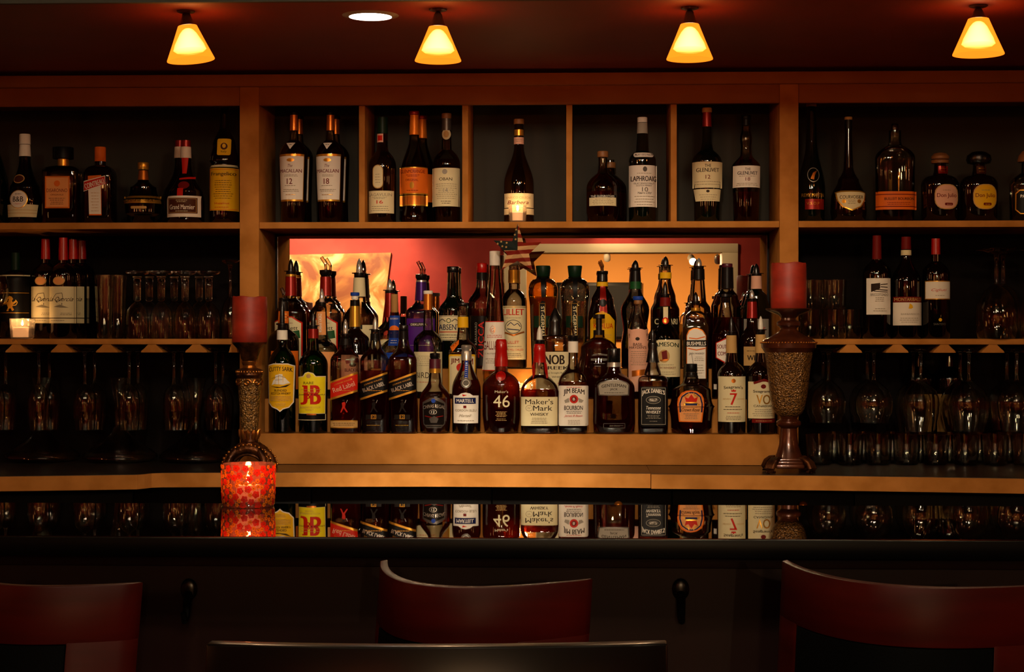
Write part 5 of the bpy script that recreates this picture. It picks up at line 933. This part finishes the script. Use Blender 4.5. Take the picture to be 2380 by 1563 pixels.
for k in range(260):
    a = rr.uniform(-PI, PI); z = rr.uniform(.006, H - .012); d = rr.uniform(-1, 1)
    if min(math.hypot((((a - b + PI) % (2 * PI)) - PI) * R, z - w) - q2 for b, w, q2 in fl) < -.001: continue
    for j in range(5):
        aa = a + d * j * .0016 / R; zz = z + j * .0017; sd = (-1) ** j
        P4 = [on_cyl(aa + dx / R, zz + dz, .0009) for dx, dz in ((0, 0), (sd * .0010, .0004), (sd * .0022, .0019), (sd * .0006, .0013))]
        f = bm.faces.new([bm.verts.new(v) for v in P4]); f.material_index = 2
bmesh.ops.recalc_face_normals(bm, faces=bm.faces[:])
mobj('blossom_print', bm, mats, fg, smooth=False)
bm = bmesh.new(); ring_lathe(bm, [(.0135, .024), (.042, .025), (.044, .0235)], 28); mobj('wax', bm, M['wwax_glow'], fg)
flame(fg, .049, 1.3, .28)

# pedestal candle holders
def lathe_px(parent, name, u, Y, pts, mat, seg=40, n=2, k=1):
    p, t = at(u, CY, Y); s = t / F; z0 = parent.location.z
    bm = bmesh.new(); ring_lathe(bm, [(CAMZ + (CY - v) * s - z0, w * s) for v, w in pts], seg, n, k)
    return mobj(name, bm, M[mat], parent)
Yr = 4.70; p, t = at(1833, 1100, Yr); sr = t / F
ur = thing('candle_holder', (p.x, Yr, ZC + .0013), 'bronze urn candle holder with speckled bowl and clawed square foot', 'candle holder')
vb = CY + (CAMZ - ZC - .0013) / sr
zz = lambda v: CAMZ + (CY - v) * sr - ur.location.z
lathe_px(ur, 'dish', 1833, Yr, [(768, 19), (764, 19), (760, 22), (757, 27), (751, 27.5), (747, 24), (745, 18), (740, 17), (733, 24), (727, 40), (722, 51), (719, 54), (717.5, 53), (718.5, 48)], 'bronze2')
lathe_px(ur, 'lid', 1833, Yr, [(820, 55), (816, 58), (812, 60), (809, 63), (797, 64), (794, 61), (790, 58), (785, 46), (778, 33), (771, 23), (766, 19)], 'bronze2')
bm = bmesh.new()
for i in range(56):
    a = 2 * PI * i / 56; ball(bm, (64.5 * sr * math.sin(a), -64.5 * sr * math.cos(a), zz(797)), 2.3 * sr, u=6, v=4)
mobj('bead_band', bm, M['gilt'], ur)
lathe_px(ur, 'bowl', 1833, Yr, [(968, 22), (962, 30), (950, 36.5), (925, 42), (890, 46.5), (850, 51), (819, 55.5)], 'mosaic')
lathe_px(ur, 'stem', 1833, Yr, [(1066, 33), (1052, 27.5), (1035, 22.5), (1015, 20), (996, 19), (993, 22), (990, 27), (986, 29), (980, 28), (977, 23), (974, 19), (970, 21), (966, 23)], 'bronze2')
bm = bmesh.new(); q = 33 * sr
box(bm, -q, q, -q, q, zz(1088), zz(1078), .004); box(bm, -q * .93, q * .93, -q * .93, q * .93, zz(1080), zz(1070), .004); box(bm, -q * 1.02, q * 1.02, -q * 1.02, q * 1.02, zz(1072), zz(1064), .004)
mobj('plinth', bm, M['bronze2'], ur)
for sx in (-1, 1):
    for sy in (-1, 1):
        bm = bmesh.new(); c = q * .92
        for j in range(-2, 3):     # fluted scroll foot
            off = j * 3.6 * sr; dx, dy = sx * .72, sy * .72; ox, oy = -dy * off / 1.0, dx * off / 1.0
            tube(bm, [(sx * c * .85 + ox, sy * c * .85 + oy, zz(1063)), (sx * c * 1.15 + ox, sy * c * 1.15 + oy, zz(1065)), (sx * c * 1.45 + ox, sy * c * 1.45 + oy, zz(1074)), (sx * c * 1.62 + ox * 1.1, sy * c * 1.62 + oy * 1.1, zz(1087)), (sx * c * 1.6 + ox, sy * c * 1.6 + oy, .0052), (sx * c * 1.36 + ox * .8, sy * c * 1.36 + oy * .8, .0048)],
                 [2.2 * sr, 4.4 * sr, 5.4 * sr, 5.2 * sr, 4.3 * sr, 3.4 * sr], 10)
        mobj('claw_foot', bm, M['bronze'], ur)
def pillar_candle(u, v0, v1, hw, Y, label, seed):
    p, t = at(u, v1, Y); s = t / F; z0 = CAMZ + (CY - v1) * s; H = (v1 - v0) * s; R_ = hw * s
    e = thing('pillar_candle', (p.x, Y, z0 + .0012), label, 'candle', 'red pillar candles')
    bm = bmesh.new(); rings = ring_lathe(bm, [(0, R_ * .97), (.002, R_), (H * .3, R_ * 1.005), (H * .8, R_), (H - .002, R_ * .985), (H, R_ * .95), (H, R_ * .88), (H - .008, R_ * .8), (H - .011, .002)], 48)
    r_ = random.Random(seed)
    for i, v in enumerate(rings[5]): v.co.z += .0022 * math.sin(i * .5 + seed) * math.sin(i * .21); rings[6][i].co.z = v.co.z
    mobj('wax', bm, M['rwax'], e)
    bm = bmesh.new(); tube(bm, [(0, 0, H - .012), (.001, 0, H - .003)], .0012, 6); mobj('wick', bm, M['ink'], e)
pillar_candle(1833, 613, 718.5, 41, Yr, 'red pillar candle standing on the urn candle holder', 1)
Yl = 4.79; p, t = at(580, 1090, Yl); sl = t / F
cl = thing('candle_holder', (p.x, Yl, ZC + .0013), 'slender bronze candle holder with pebbled stem and arched scroll base', 'candle holder')
zl = lambda v: CAMZ + (CY - v) * sl - cl.location.z
lathe_px(cl, 'dish', 580, Yl, [(847, 16), (838, 16.5), (834, 20), (826, 21), (812, 27), (803, 36), (798, 40), (796, 40), (796.5, 34)], 'bronze')
lathe_px(cl, 'neck', 580, Yl, [(858, 18), (855, 16), (850, 14.5), (846, 17), (842, 18), (839, 16)], 'gilt')
lathe_px(cl, 'collar', 580, Yl, [(880, 28), (872, 31.5), (867, 30), (861, 31), (858, 24), (856, 18)], 'bronze')
bm = bmesh.new()
for i in range(26):
    a = 2 * PI * i / 26; ball(bm, (30.5 * sl * math.sin(a), -30.5 * sl * math.cos(a), zl(865)), 3.2 * sl, .8, .8, 1.2, u=8, v=6)
mobj('bead_band', bm, M['gilt'], cl)
lathe_px(cl, 'stem', 580, Yl, [(1002, 20.5), (985, 21), (955, 22.5), (925, 24.5), (900, 26.5), (882, 28), (878, 27)], 'mosaic2')
bm = bmesh.new()
for i in range(8):      # scrolls below the collar
    a = 2 * PI * i / 8; ca, sa = math.sin(a), -math.cos(a); tx, ty = math.cos(a), math.sin(a); sd = (-1) ** i
    pts = []
    for j in range(15):
        th_ = j / 14 * 3.6 * PI / 2 * 1.3; rad = (9 - j * .5) * sl; rr_ = (29.5 - abs(j - 7) * .15) * sl
        pts.append((ca * rr_ + tx * sd * rad * math.cos(th_), sa * rr_ + ty * sd * rad * math.cos(th_), zl(890) + rad * math.sin(th_)))
    tube(bm, pts, 2.5 * sl, 6)
mobj('scroll_carving', bm, M['gilt'], cl); bm = bmesh.new()
for i in range(10):     # leaves round the foot of the stem
    a = 2 * PI * i / 10; ca, sa = math.sin(a), -math.cos(a)
    tube(bm, [(ca * 17 * sl, sa * 17 * sl, zl(1022)), (ca * 21 * sl, sa * 21 * sl, zl(1012)), (ca * 22.5 * sl, sa * 22.5 * sl, zl(1003)), (ca * 24.5 * sl, sa * 24.5 * sl, zl(998))], [3.5 * sl, 5 * sl, 4 * sl, 1.5 * sl], 8)
mobj('leaf_carving', bm, M['gilt'], cl)
lathe_px(cl, 'lower_neck', 580, Yl, [(1036, 21), (1032, 21), (1029, 19), (1026, 20.5), (1022, 19), (1018, 17), (1000, 19)], 'bronze')
bm = bmesh.new()     # arched base: three thick scroll legs leaning outwards
for i in range(4):
    a = PI / 4 + i * PI / 2; ca, sa = math.cos(a), math.sin(a)
    pts = [(8, 1034), (24, 1038), (40, 1048), (53, 1062), (60, 1076), (62, 1086)]
    tube(bm, [(ca * r_ * sl, sa * r_ * sl, zl(v)) for r_, v in pts], [9 * sl, 10 * sl, 10 * sl, 9 * sl, 8 * sl, 5 * sl], 12)
for yy in (-1, 1):
    for q_, w_ in ((0, 11), (-13, 3.5)):
        pts = [((50 + q_) * math.cos(PI * j / 14) * sl, yy * 27 * sl, zl(1090) + (48 + q_) * math.sin(PI * j / 14) * sl) for j in range(15)]
        tube(bm, pts, w_ * sl, 10)
zmin = min(v.co.z for v in bm.verts)
for v in bm.verts: v.co.z = max(v.co.z, 0.0002)
mobj('arched_base', bm, M['bronze'], cl)
bm = bmesh.new()
for yy in (-1, 1):
    for j in range(1, 20):
        th_ = PI * j / 20; rad = 60 * sl
        ball(bm, (rad * math.cos(th_), yy * 31 * sl, zl(1090) + 57 * sl * math.sin(th_)), (3.6 if j % 2 else 2.6) * sl, 1, .9, 1, u=8, v=6)
    for sd in (-1, 1):
        for m_ in range(4):
            tube(bm, [(sd * (30 + m_ * 5 + 6 * math.cos(x_)) * sl, yy * 37 * sl, zl(1062 + m_ * 3) + 12 * math.sin(x_) * sl) for x_ in [k_ * .35 for k_ in range(8)]], 1.5 * sl, 6)
mobj('scroll_trim', bm, M['gilt'], cl)
pillar_candle(580.5, 691, 797, 40.5, Yl, 'red pillar candle on the slender holder beside the post', 4)

# ---------------------------------------------------------------- hanging star
p, t = at(1203, 581, 4.915); ss = t / F
st = thing('star_ornament', (p.x, 4.9395, p.z), 'painted wooden star with flag stripes and spangles hanging from the upper shelf', 'ornament')
tips = [(0, 63), (55, 19), (34, -47), (-38, -46), (-57, 23)]; inn = [(13, 17), (26, -9), (-1, -25), (-25, -9), (-13, 21)]
outl = []
for i in range(5): outl += [tips[i], inn[i]]
bm = bmesh.new(); dp = .020
C_ = bm.verts.new((0, -dp - .0035, 0)); Vb = []; Vf = []
for x, y in outl: Vf.append(bm.verts.new((x * ss, -.0035, y * ss))); Vb.append(bm.verts.new((x * ss, -.0005, y * ss)))
for i in range(10): bm.faces.new((C_, Vf[i], Vf[(i + 1) % 10])); bm.faces.new((Vf[i], Vb[i], Vb[(i + 1) % 10], Vf[(i + 1) % 10]))
bm.faces.new(Vb); bmesh.ops.recalc_face_normals(bm, faces=bm.faces[:])
m, nt, out = newmat('painted_flag_star'); N = nt.nodes.new; Lk = nt.links.new
b_ = N('ShaderNodeBsdfPrincipled'); b_.inputs['Roughness'].default_value = .45; Lk(b_.outputs[0], out.inputs[0])
tc = N('ShaderNodeTexCoord'); sp = N('ShaderNodeSeparateXYZ'); Lk(tc.outputs['Object'], sp.inputs[0])
ns = N('ShaderNodeTexNoise'); ns.inputs['Scale'].default_value = 30; Lk(tc.outputs['Object'], ns.inputs['Vector'])
def math_(op, a, b):
    n_ = N('ShaderNodeMath'); n_.operation = op
    for i_, x_ in enumerate((a, b)):
        if isinstance(x_, (int, float)): n_.inputs[i_].default_value = x_
        else: Lk(x_, n_.inputs[i_])
    return n_.outputs[0]
wob = math_('MULTIPLY', ns.outputs['Fac'], .006)
zc = math_('ADD', math_('ADD', sp.outputs['Z'], wob), math_('MULTIPLY', sp.outputs['X'], -.08))
fr_ = math_('FRACT', math_('MULTIPLY', math_('ADD', zc, .2), 1 / .0225), 0); stp = math_('GREATER_THAN', fr_, .5)
mx = N('ShaderNodeMix'); mx.data_type = 'RGBA'; mx.inputs['A'].default_value = (*lin('#c79a6a'), 1); mx.inputs['B'].default_value = (*lin('#7a1c10'), 1); Lk(stp, mx.inputs['Factor'])
nv = math_('MULTIPLY', math_('LESS_THAN', sp.outputs['X'], 0), math_('GREATER_THAN', sp.outputs['Z'], -.001))
mx2 = N('ShaderNodeMix'); mx2.data_type = 'RGBA'; Lk(nv, mx2.inputs['Factor']); Lk(mx.outputs['Result'], mx2.inputs['A']); mx2.inputs['B'].default_value = (*lin('#1c2624'), 1); Lk(mx2.outputs['Result'], b_.inputs['Base Color'])
mobj('star_body', bm, m, st, smooth=False)
bm = bmesh.new()
def star_y(x, y):
    # depth of the faceted front at px x, y
    for i in range(10):
        a, b = outl[i], outl[(i + 1) % 10]; det = a[0] * b[1] - a[1] * b[0]
        if abs(det) < 1e-6: continue
        s_, t_ = (x * b[1] - y * b[0]) / det, (a[0] * y - a[1] * x) / det
        if s_ >= -1e-6 and t_ >= -1e-6: return -.0035 - dp * (1 - s_ - t_)
    return -.01
for x, y in ((-4, 48), (-7, 36), (-5, 25), (-26, 17), (-39, 20), (-47, 15), (-27, 7), (-36, 9)):
    yd = star_y(x, y) - .0006; P5 = []
    for k in range(10):
        r_ = (3.2 if k % 2 == 0 else 1.5); P5.append(bm.verts.new(((x + r_ * math.sin(k * PI / 5)) * ss, star_y(x + r_ * math.sin(k * PI / 5), y + r_ * math.cos(k * PI / 5)) - .0009, (y + r_ * math.cos(k * PI / 5)) * ss)))
    bm.faces.new(P5)
mobj('spangles', bm, M['tan'], st, smooth=False)

# ---------------------------------------------------------------- bar stools
def stool(pts, label, legs=True, mat='cherry', z=None, rail=.085, facing=None):
    """pts: three (u, v) points along the top edge of the back with their depth t along the view"""
    def wp(u, v, t):
        x = (u - CX) / F; return Vector((t * (x * math.cos(TH) - math.sin(TH)), t * (x * math.sin(TH) + math.cos(TH)), CAMZ + t * (CY - v) / F))
    A, B, C = [wp(*q) for q in pts]
    mid = (A + C) / 2; dirn = (C - A); dirn.z = 0; wid = dirn.length; dirn.normalize(); fwd = Vector((-dirn.y, dirn.x, 0))   # towards the bar
    e = thing('bar_stool', (mid.x + fwd.x * .18, mid.y + fwd.y * .18, 0), label, 'bar stool', 'bar stools')
    L0 = e.location
    # quadratic through A, B, C
    sb = (B - A).dot(dirn) / wid
    def cv(s, zoff=0, th_=0.0, drop=0.0):
        # Lagrange in s for (offset along fwd, z)
        def lag(fa, fb, fc): return fa * (s - sb) * (s - 1) / ((0 - sb) * (0 - 1)) + fb * (s - 0) * (s - 1) / ((sb - 0) * (sb - 1)) + fc * (s - 0) * (s - sb) / ((1 - 0) * (1 - sb))
        f = lag(0, (B - A).dot(fwd), 0) if False else lag(0, (B - A).dot(fwd), (C - A).dot(fwd)); zz_ = lag(A.z, B.z, C.z)
        P_ = A + dirn * (s * wid) + fwd * (f + th_ - drop * .12); P_.z = zz_ - drop; return P_ - L0
    def slab_(name, s0, s1, d0, d1, thick, m_, n=24, dfun=None):
        bm = bmesh.new(); R_ = []
        for i in range(n + 1):
            s = s0 + (s1 - s0) * i / n; a0 = d0(s) if callable(d0) else d0; a1 = d1(s) if callable(d1) else d1
            R_.append([bm.verts.new(cv(s, 0, q1, q2)) for q1, q2 in ((0, a0), (thick, a0), (thick, a1), (0, a1))])
        for i in range(n):
            for k in range(4): bm.faces.new((R_[i][k], R_[i][(k + 1) % 4], R_[i + 1][(k + 1) % 4], R_[i + 1][k]))
        bm.faces.new(R_[0]); bm.faces.new(list(reversed(R_[-1]))); bmesh.ops.recalc_face_normals(bm, faces=bm.faces[:])
        es = [ed for ed in bm.edges if len(ed.link_faces) == 2 and ed.calc_face_angle(0) > 1.0]
        bmesh.ops.bevel(bm, geom=es, offset=.0022, segments=2, profile=.5, affect='EDGES')
        return mobj(name, bm, M[m_], e)
    slab_('top_rail', 0, 1, 0, rail, .022, mat)
    pw = .055 / wid
    slab_('post', .0, pw, rail - .004, .50, .021, mat, 6); slab_('post', 1 - pw * 1.2, 1, rail - .004, .50, .021, mat, 6)
    slab_('back_pad', pw * 1.02, 1 - pw * 1.22, rail + .001, .36, .016, 'leather', 20)
    sz = mid.z - .47
    rot = Matrix.Rotation(math.atan2(dirn.y, dirn.x), 4, 'Z')
    bm = bmesh.new(); box(bm, -wid / 2, wid / 2, -.15, .24, sz, sz + .06, .012); bmesh.ops.transform(bm, matrix=rot, verts=bm.verts); mobj('seat', bm, M['leather'], e)
    for sx in (-1, 1):
        for sy in (-.13, .21):
            bm = bmesh.new(); tube(bm, [(sx * (wid / 2 - .03), sy, sz + .001), (sx * (wid / 2 - .01), sy + (.02 if sy > 0 else -.02), 0.001)], [.02, .015], 8); bmesh.ops.transform(bm, matrix=rot, verts=bm.verts); mobj('leg', bm, M[mat], e)
    for sx in (-1, 1):
        bm = bmesh.new(); tube(bm, [(sx * (wid / 2 - .015), -.14, .25), (sx * (wid / 2 - .015), .22, .25)], .01, 8); bmesh.ops.transform(bm, matrix=rot, verts=bm.verts); mobj('stretcher', bm, M[mat], e)
    return e
stool([(-72, 1332, 2.78), (130, 1364, 2.60), (312, 1357, 2.63)], 'cherry-wood bar stool cut by the photo edge, its curved back seen straight on')
stool([(884, 1304, 2.86), (1130, 1366, 2.62), (1363, 1348, 2.67)], 'cherry-wood bar stool turned aside, its curved back below the middle bottles')
stool([(1818, 1304, 2.86), (2130, 1366, 2.60), (2450, 1360, 2.64)], 'cherry-wood bar stool turned aside, nearest the bar end with the urn candle holder', rail=.088)
stool([(478, 1498, 1.66), (1010, 1506, 1.60), (1552, 1497, 1.64)], 'ebony-lacquered chair back in front of the other stools', mat='ebony', rail=.11)

# ---------------------------------------------------------------- lamps
sh_mat, nt, out = newmat('amber_lamp_shade'); N = nt.nodes.new; Lk = nt.links.new
em = N('ShaderNodeEmission'); em.inputs[0].default_value = (1.0, .24, .012, 1); em.inputs[1].default_value = 2.6
trn = N('ShaderNodeBsdfTransparent'); trn.inputs[0].default_value = (1.0, .60, .33, 1); ad = N('ShaderNodeAddShader')
mxs = N('ShaderNodeMixShader'); mxs.inputs[0].default_value = .45
Lk(trn.outputs[0], mxs.inputs[1]); Lk(em.outputs[0], mxs.inputs[2]); Lk(mxs.outputs[0], out.inputs[0])
M['shade'] = sh_mat
bm_, bnt, bo_ = newmat('hot_bulb'); M['bulb'] = bm_
be = bnt.nodes.new('ShaderNodeEmission'); be.inputs[0].default_value = (1.0, .78, .46, 1)
bl = bnt.nodes.new('ShaderNodeLayerWeight'); bl.inputs['Blend'].default_value = .5
br = bnt.nodes.new('ShaderNodeMapRange'); br.inputs['From Min'].default_value = 0; br.inputs['From Max'].default_value = .95; br.inputs['To Min'].default_value = 46; br.inputs['To Max'].default_value = 1.5
bnt.links.new(bl.outputs['Facing'], br.inputs['Value']); bnt.links.new(br.outputs[0], be.inputs[1]); bnt.links.new(be.outputs[0], bo_.inputs[0])
def pendant(u, vs, v1, v0, hw, tilt, i):
    Y = 4.02; p, t = at(u, v1, Y); s = t / F
    zt = 2.157
    e = thing('pendant_lamp', (p.x, Y, zt), ['cone pendant lamp with amber shade, tilted, nearest the wine-bottle side', 'cone pendant lamp with amber shade beside the round recessed light', 'cone pendant lamp with amber shade, third along the soffit, above the square green malt bottles', 'cone pendant lamp with amber shade at the photo corner above the round-stoppered bottles'][i], 'pendant lamp', 'amber pendant lamps')
    z = lambda v: CAMZ + (CY - v) * s - zt
    lean = math.tan(math.radians(tilt))
    def skew(bm):
        for v in bm.verts: v.co.x += (0 - v.co.z) * lean * 0
    bm = bmesh.new(); ring_lathe(bm, [(-.006, .011), (-.003, .02), (-.0003, .021)], 24); mobj('canopy', bm, M['bronze2'], e)
    bm = bmesh.new(); tube(bm, [(0, 0, -.004), (0, 0, z(vs + 2))], .0032, 8); mobj('rod', bm, M['bronze2'], e)
    R_ = Matrix.Translation((0, 0, z(vs))) @ Matrix.Rotation(math.radians(tilt), 4, 'Y') @ Matrix.Translation((0, 0, -z(vs)))
    bm = bmesh.new(); ring_lathe(bm, [(z(v1) + .001, 21 * s), (z(v1) + .008, 15.5 * s), (z(vs + 6), 9 * s), (z(vs), 4 * s)], 24); bmesh.ops.transform(bm, matrix=R_, verts=bm.verts); mobj('socket', bm, M['bronze2'], e)
    bm = bmesh.new(); r1 = hw * .40 * s; r0 = hw * s
    pr = [(z(v0), r0), (z(v0) + .0015, r0 * 1.0), ((z(v0) + z(v1)) / 2, (r0 + r1) / 2), (z(v1), r1)]
    pr = pr + [(z_, r_ - .0018) for z_, r_ in reversed(pr)]
    ring_lathe(bm, pr, 40, loop=True); bmesh.ops.transform(bm, matrix=R_, verts=bm.verts); bmesh.ops.recalc_face_normals(bm, faces=bm.faces[:]); mobj('lamp_shade', bm, M['shade'], e)
    bm = bmesh.new(); zm = z(v1) - .006; zb_ = z(v0) + .016
    ring_lathe(bm, [(zb_, .006), (zb_ + .002, .030), (zb_ + .008, .038), (zb_ + .02, .034), (zm - .012, .020), (zm - .004, .0135), (zm, .008)], 20); bmesh.ops.transform(bm, matrix=R_, verts=bm.verts)
    bo = mobj('bulb', bm, M['bulb'], e)
    c = R_ @ Vector((0, 0, z(v0) + .0135))
    lamp('POINT', 'bulb_light', (p.x + c.x, Y + c.y, zt + c.z), P_PEND, (1, .62, .32), .008, parent=e)
    return e
pendant(432, 27, 61, 141, 55, -6, 0); pendant(1018, 27, 63, 142, 54, 0, 1); pendant(1603, 22, 57, 138, 54, 0, 2); pendant(2274, 17, 44, 127, 59, 0, 3)
p, t = at(861, 33, 4.06)
zz0 = 2.157; Yp = .747 * F / (CY - 33) * 1.0
pp, tt = at(861, 33, Yp)
dl = thing('recessed_light', (pp.x, Yp, 2.157), 'round white recessed light in the soffit between two pendants', 'ceiling light')
bm = bmesh.new(); ring_lathe(bm, [(-.004, .052), (-.0002, .066), (-.0001, .066), (-.0001, .05), (-.004, .05)], 40, close=False); mobj('trim_ring', bm, M['silver'], dl)
bm = bmesh.new(); ring_lathe(bm, [(-.0035, .049), (-.002, .0495)], 40); mobj('lens', bm, emis('puck_lens', (1.0, .93, .80), 14), dl)
lamp('SPOT', 'puck_light', (pp.x, Yp, 2.149), P_PUCK, (1, .85, .64), .03, (pp.x + .18, Yp + .42, 1.05), 50, .9, parent=dl)

# track spots behind the guests, hung from the main ceiling, aimed at the back bar
def track_head(x, y, z, tgt, power, label, group, col=CWARM, spot=50, top=ZCL, r=.09, bulb=115):
    e = thing('track_spotlight', (x, y, top), label, 'spotlight', group)
    d = (Vector(tgt) - Vector((x, y, z))).normalized(); base = Vector((0, 0, z - top))
    bm = bmesh.new(); tube(bm, [(0, 0, -.001), (0, 0, z - top + .02)], .005, 8); mobj('stem', bm, M['silver'], e)
    bm = bmesh.new(); tube(bm, [base - d * .05, base - d * .02, base + d * .03], [.012, r, r], 16); mobj('lamp_head', bm, M['silver'], e)
    bm = bmesh.new(); tube(bm, [base + d * .0302, base + d * .034], [r * .85, r * .8], 16); mobj('lens', bm, emis('spot_lens', (1, .76, .48), bulb), e)
    q = Vector((x, y, z)) + d * .045
    lamp('SPOT', 'spot_light', q, power, col, r * .9, tgt, spot, .7, parent=e)
for i, (x, y, tx) in enumerate(((-.95, .9, -.9), (-.05, .6, -.15), (.75, .9, .45), (.35, 1.6, .3))):
    track_head(x, y, 2.52, (tx, 4.95, 1.12), P_TRACK * (.15, 3.4, .15, .1)[i], ['ceiling spotlight over the seating, aimed at the decanter side of the bar', 'ceiling spotlight over the seating, aimed at the middle bottles', 'ceiling spotlight over the seating, aimed at the urn side of the bar', 'ceiling spotlight over the seating, hung closest to the bar'][i], 'spotlights over the seating', spot=(40, 31, 38, 38)[i], col=((1, .62, .3), (1, .80, .58), (1, .62, .3), (1, .62, .3))[i])
# unseen sconces added round the seating area to give bottles and stemware reflections
def sconce(x, y, rz, label):
    s = thing('added_sconce', (x, y, 1.72), label, 'added wall lamp', 'added amber wall sconces'); s.rotation_euler = (0, 0, rz)
    bm = bmesh.new(); box(bm, -.04, .04, -.001, -.02, -.06, .06, .004); mobj('back_plate', bm, M['bronze2'], s)
    bm = bmesh.new(); tube(bm, [(0, -.02, 0), (0, -.09, -.02), (0, -.09, .0)], .008, 8); mobj('arm', bm, M['bronze2'], s)
    bm = bmesh.new(); ring_lathe(bm, [(0, .05), (.28, .07)], 24, cy=-.09); mobj('lamp_shade', bm, emis('added_sconce_shade', (1, .46, .14), 9), s)
for y in (1.4, 3.0): sconce(X0, y, PI / 2, 'added unseen amber sconce on the wine-bottle side wall, ' + ('nearer the doorway' if y < 2 else 'nearer the bar'))
for y in (1.4, 3.0): sconce(X1, y, -PI / 2, 'added unseen amber sconce on the urn side wall, ' + ('nearer the doorway' if y < 2 else 'nearer the bar'))
for x in (-2.9, 2.7): sconce(x, RB, PI, 'added unseen amber sconce on the red wall ' + ('beside the golden canvas' if x < 0 else 'beyond the doorway'))
# lights of the orange room, seen in the mirror
for i, (u, v, Y) in enumerate(((1411, 598, -4.9), (1607, 602, -4.3), (1668, 603, -4.3))):
    q = mir(u, v, Y)
    tg = (q.x + (.1, .9, .3)[i], -6.5 if i == 0 else -5.8, .9) if i != 1 else (q.x + .5, RB - .3, .9)
    track_head(q.x, Y, q.z, tg, P_ROOM * .55, ['small spotlight in the orange room above the dark screen', 'small tilted spotlight in the orange room', 'small spotlight in the orange room nearest the door casing'][i], 'spotlights in the orange room', WARM, 110, r=.03, bulb=60)
lamp('POINT', 'orange_room_light', (.1, -4.4, 2.2), P_ROOM * .5, (1, .62, .28), .1)
# picture behind the guests
q0 = mir(560, 592, RB); q1 = mir(910, 586, RB); zb_ = mir(900, 765, RB).z
pc = thing('canvas_painting', ((q0.x + q1.x) / 2, RB + .001, zb_), 'large unframed golden cloudlike canvas on the red wall, seen in the mirror', 'painting')
m, nt, out = newmat('golden_cloud_canvas'); N = nt.nodes.new; Lk = nt.links.new
b_ = N('ShaderNodeBsdfPrincipled'); b_.inputs['Roughness'].default_value = .6; tc = N('ShaderNodeTexCoord'); ns = N('ShaderNodeTexNoise'); ns.inputs['Scale'].default_value = 4.2; ns.inputs['Detail'].default_value = 7; ns.inputs['Distortion'].default_value = 1.0
cr = N('ShaderNodeValToRGB'); cr.color_ramp.elements[0].position = .36; cr.color_ramp.elements[0].color = (*lin('#7a3c14'), 1); cr.color_ramp.elements[1].position = .62; cr.color_ramp.elements[1].color = (*lin('#d8b878'), 1)
el = cr.color_ramp.elements.new(.5); el.color = (*lin('#a86c2c'), 1)
Lk(tc.outputs['Object'], ns.inputs['Vector']); Lk(ns.outputs[0], cr.inputs[0]); Lk(cr.outputs[0], b_.inputs['Base Color']); Lk(b_.outputs[0], out.inputs[0])
hw_ = (q1.x - q0.x) / 2
bm = bmesh.new(); prism(bm, [(-hw_, 0), (hw_ - .07, 0), (hw_, q0.z - zb_ + .01), (-hw_, q0.z - zb_ - .01)], 0, .04); mobj('canvas', bm, m, pc)
for i, dx in enumerate((-.15, .45)):
    cx_ = pc.location.x + dx
    track_head(cx_, RB + .75, 2.40, (cx_, RB, 1.75), P_ART * (.5, .5)[i], ['ceiling spotlight aimed at the middle of the golden canvas', 'ceiling spotlight aimed at the inner edge of the golden canvas'][i], 'spotlights over the painting', (1, .78, .5), 85, bulb=60)
track_head((dL + dR) / 2, RB + 1.0, 2.45, ((dL + dR) / 2, RB, 1.95), 28, 'ceiling spotlight aimed at the cased doorway', 'spotlights over the painting', (1, .68, .38), 120, bulb=60)
lamp('SPOT', 'door_casing_scallop', (mir(1425, 0, RB + .12).x, RB + .14, 2.25), 1.6, (1, .8, .5), .02, (mir(1425, 0, RB).x, RB, 2.0), 90, .3)
# dark screen on the orange wall
s0, s1 = mir(1293, 657, -6.45), mir(1492, 790, -6.45)
tv = thing('wall_screen', ((s0.x + s1.x) / 2, -6.48, s1.z), 'dark wall screen in the orange room, seen in the mirror', 'screen')
bm = bmesh.new(); hw_ = (s1.x - s0.x) / 2; box(bm, -hw_, hw_, 0, .05, 0, s0.z - s1.z, .006); mobj('casing', bm, M['bplastic'], tv)
bm = bmesh.new(); box(bm, -hw_ + .03, hw_ - .03, .0502, .052, .03, s0.z - s1.z - .03); mobj('screen_glass', bm, M['undercab'], tv)
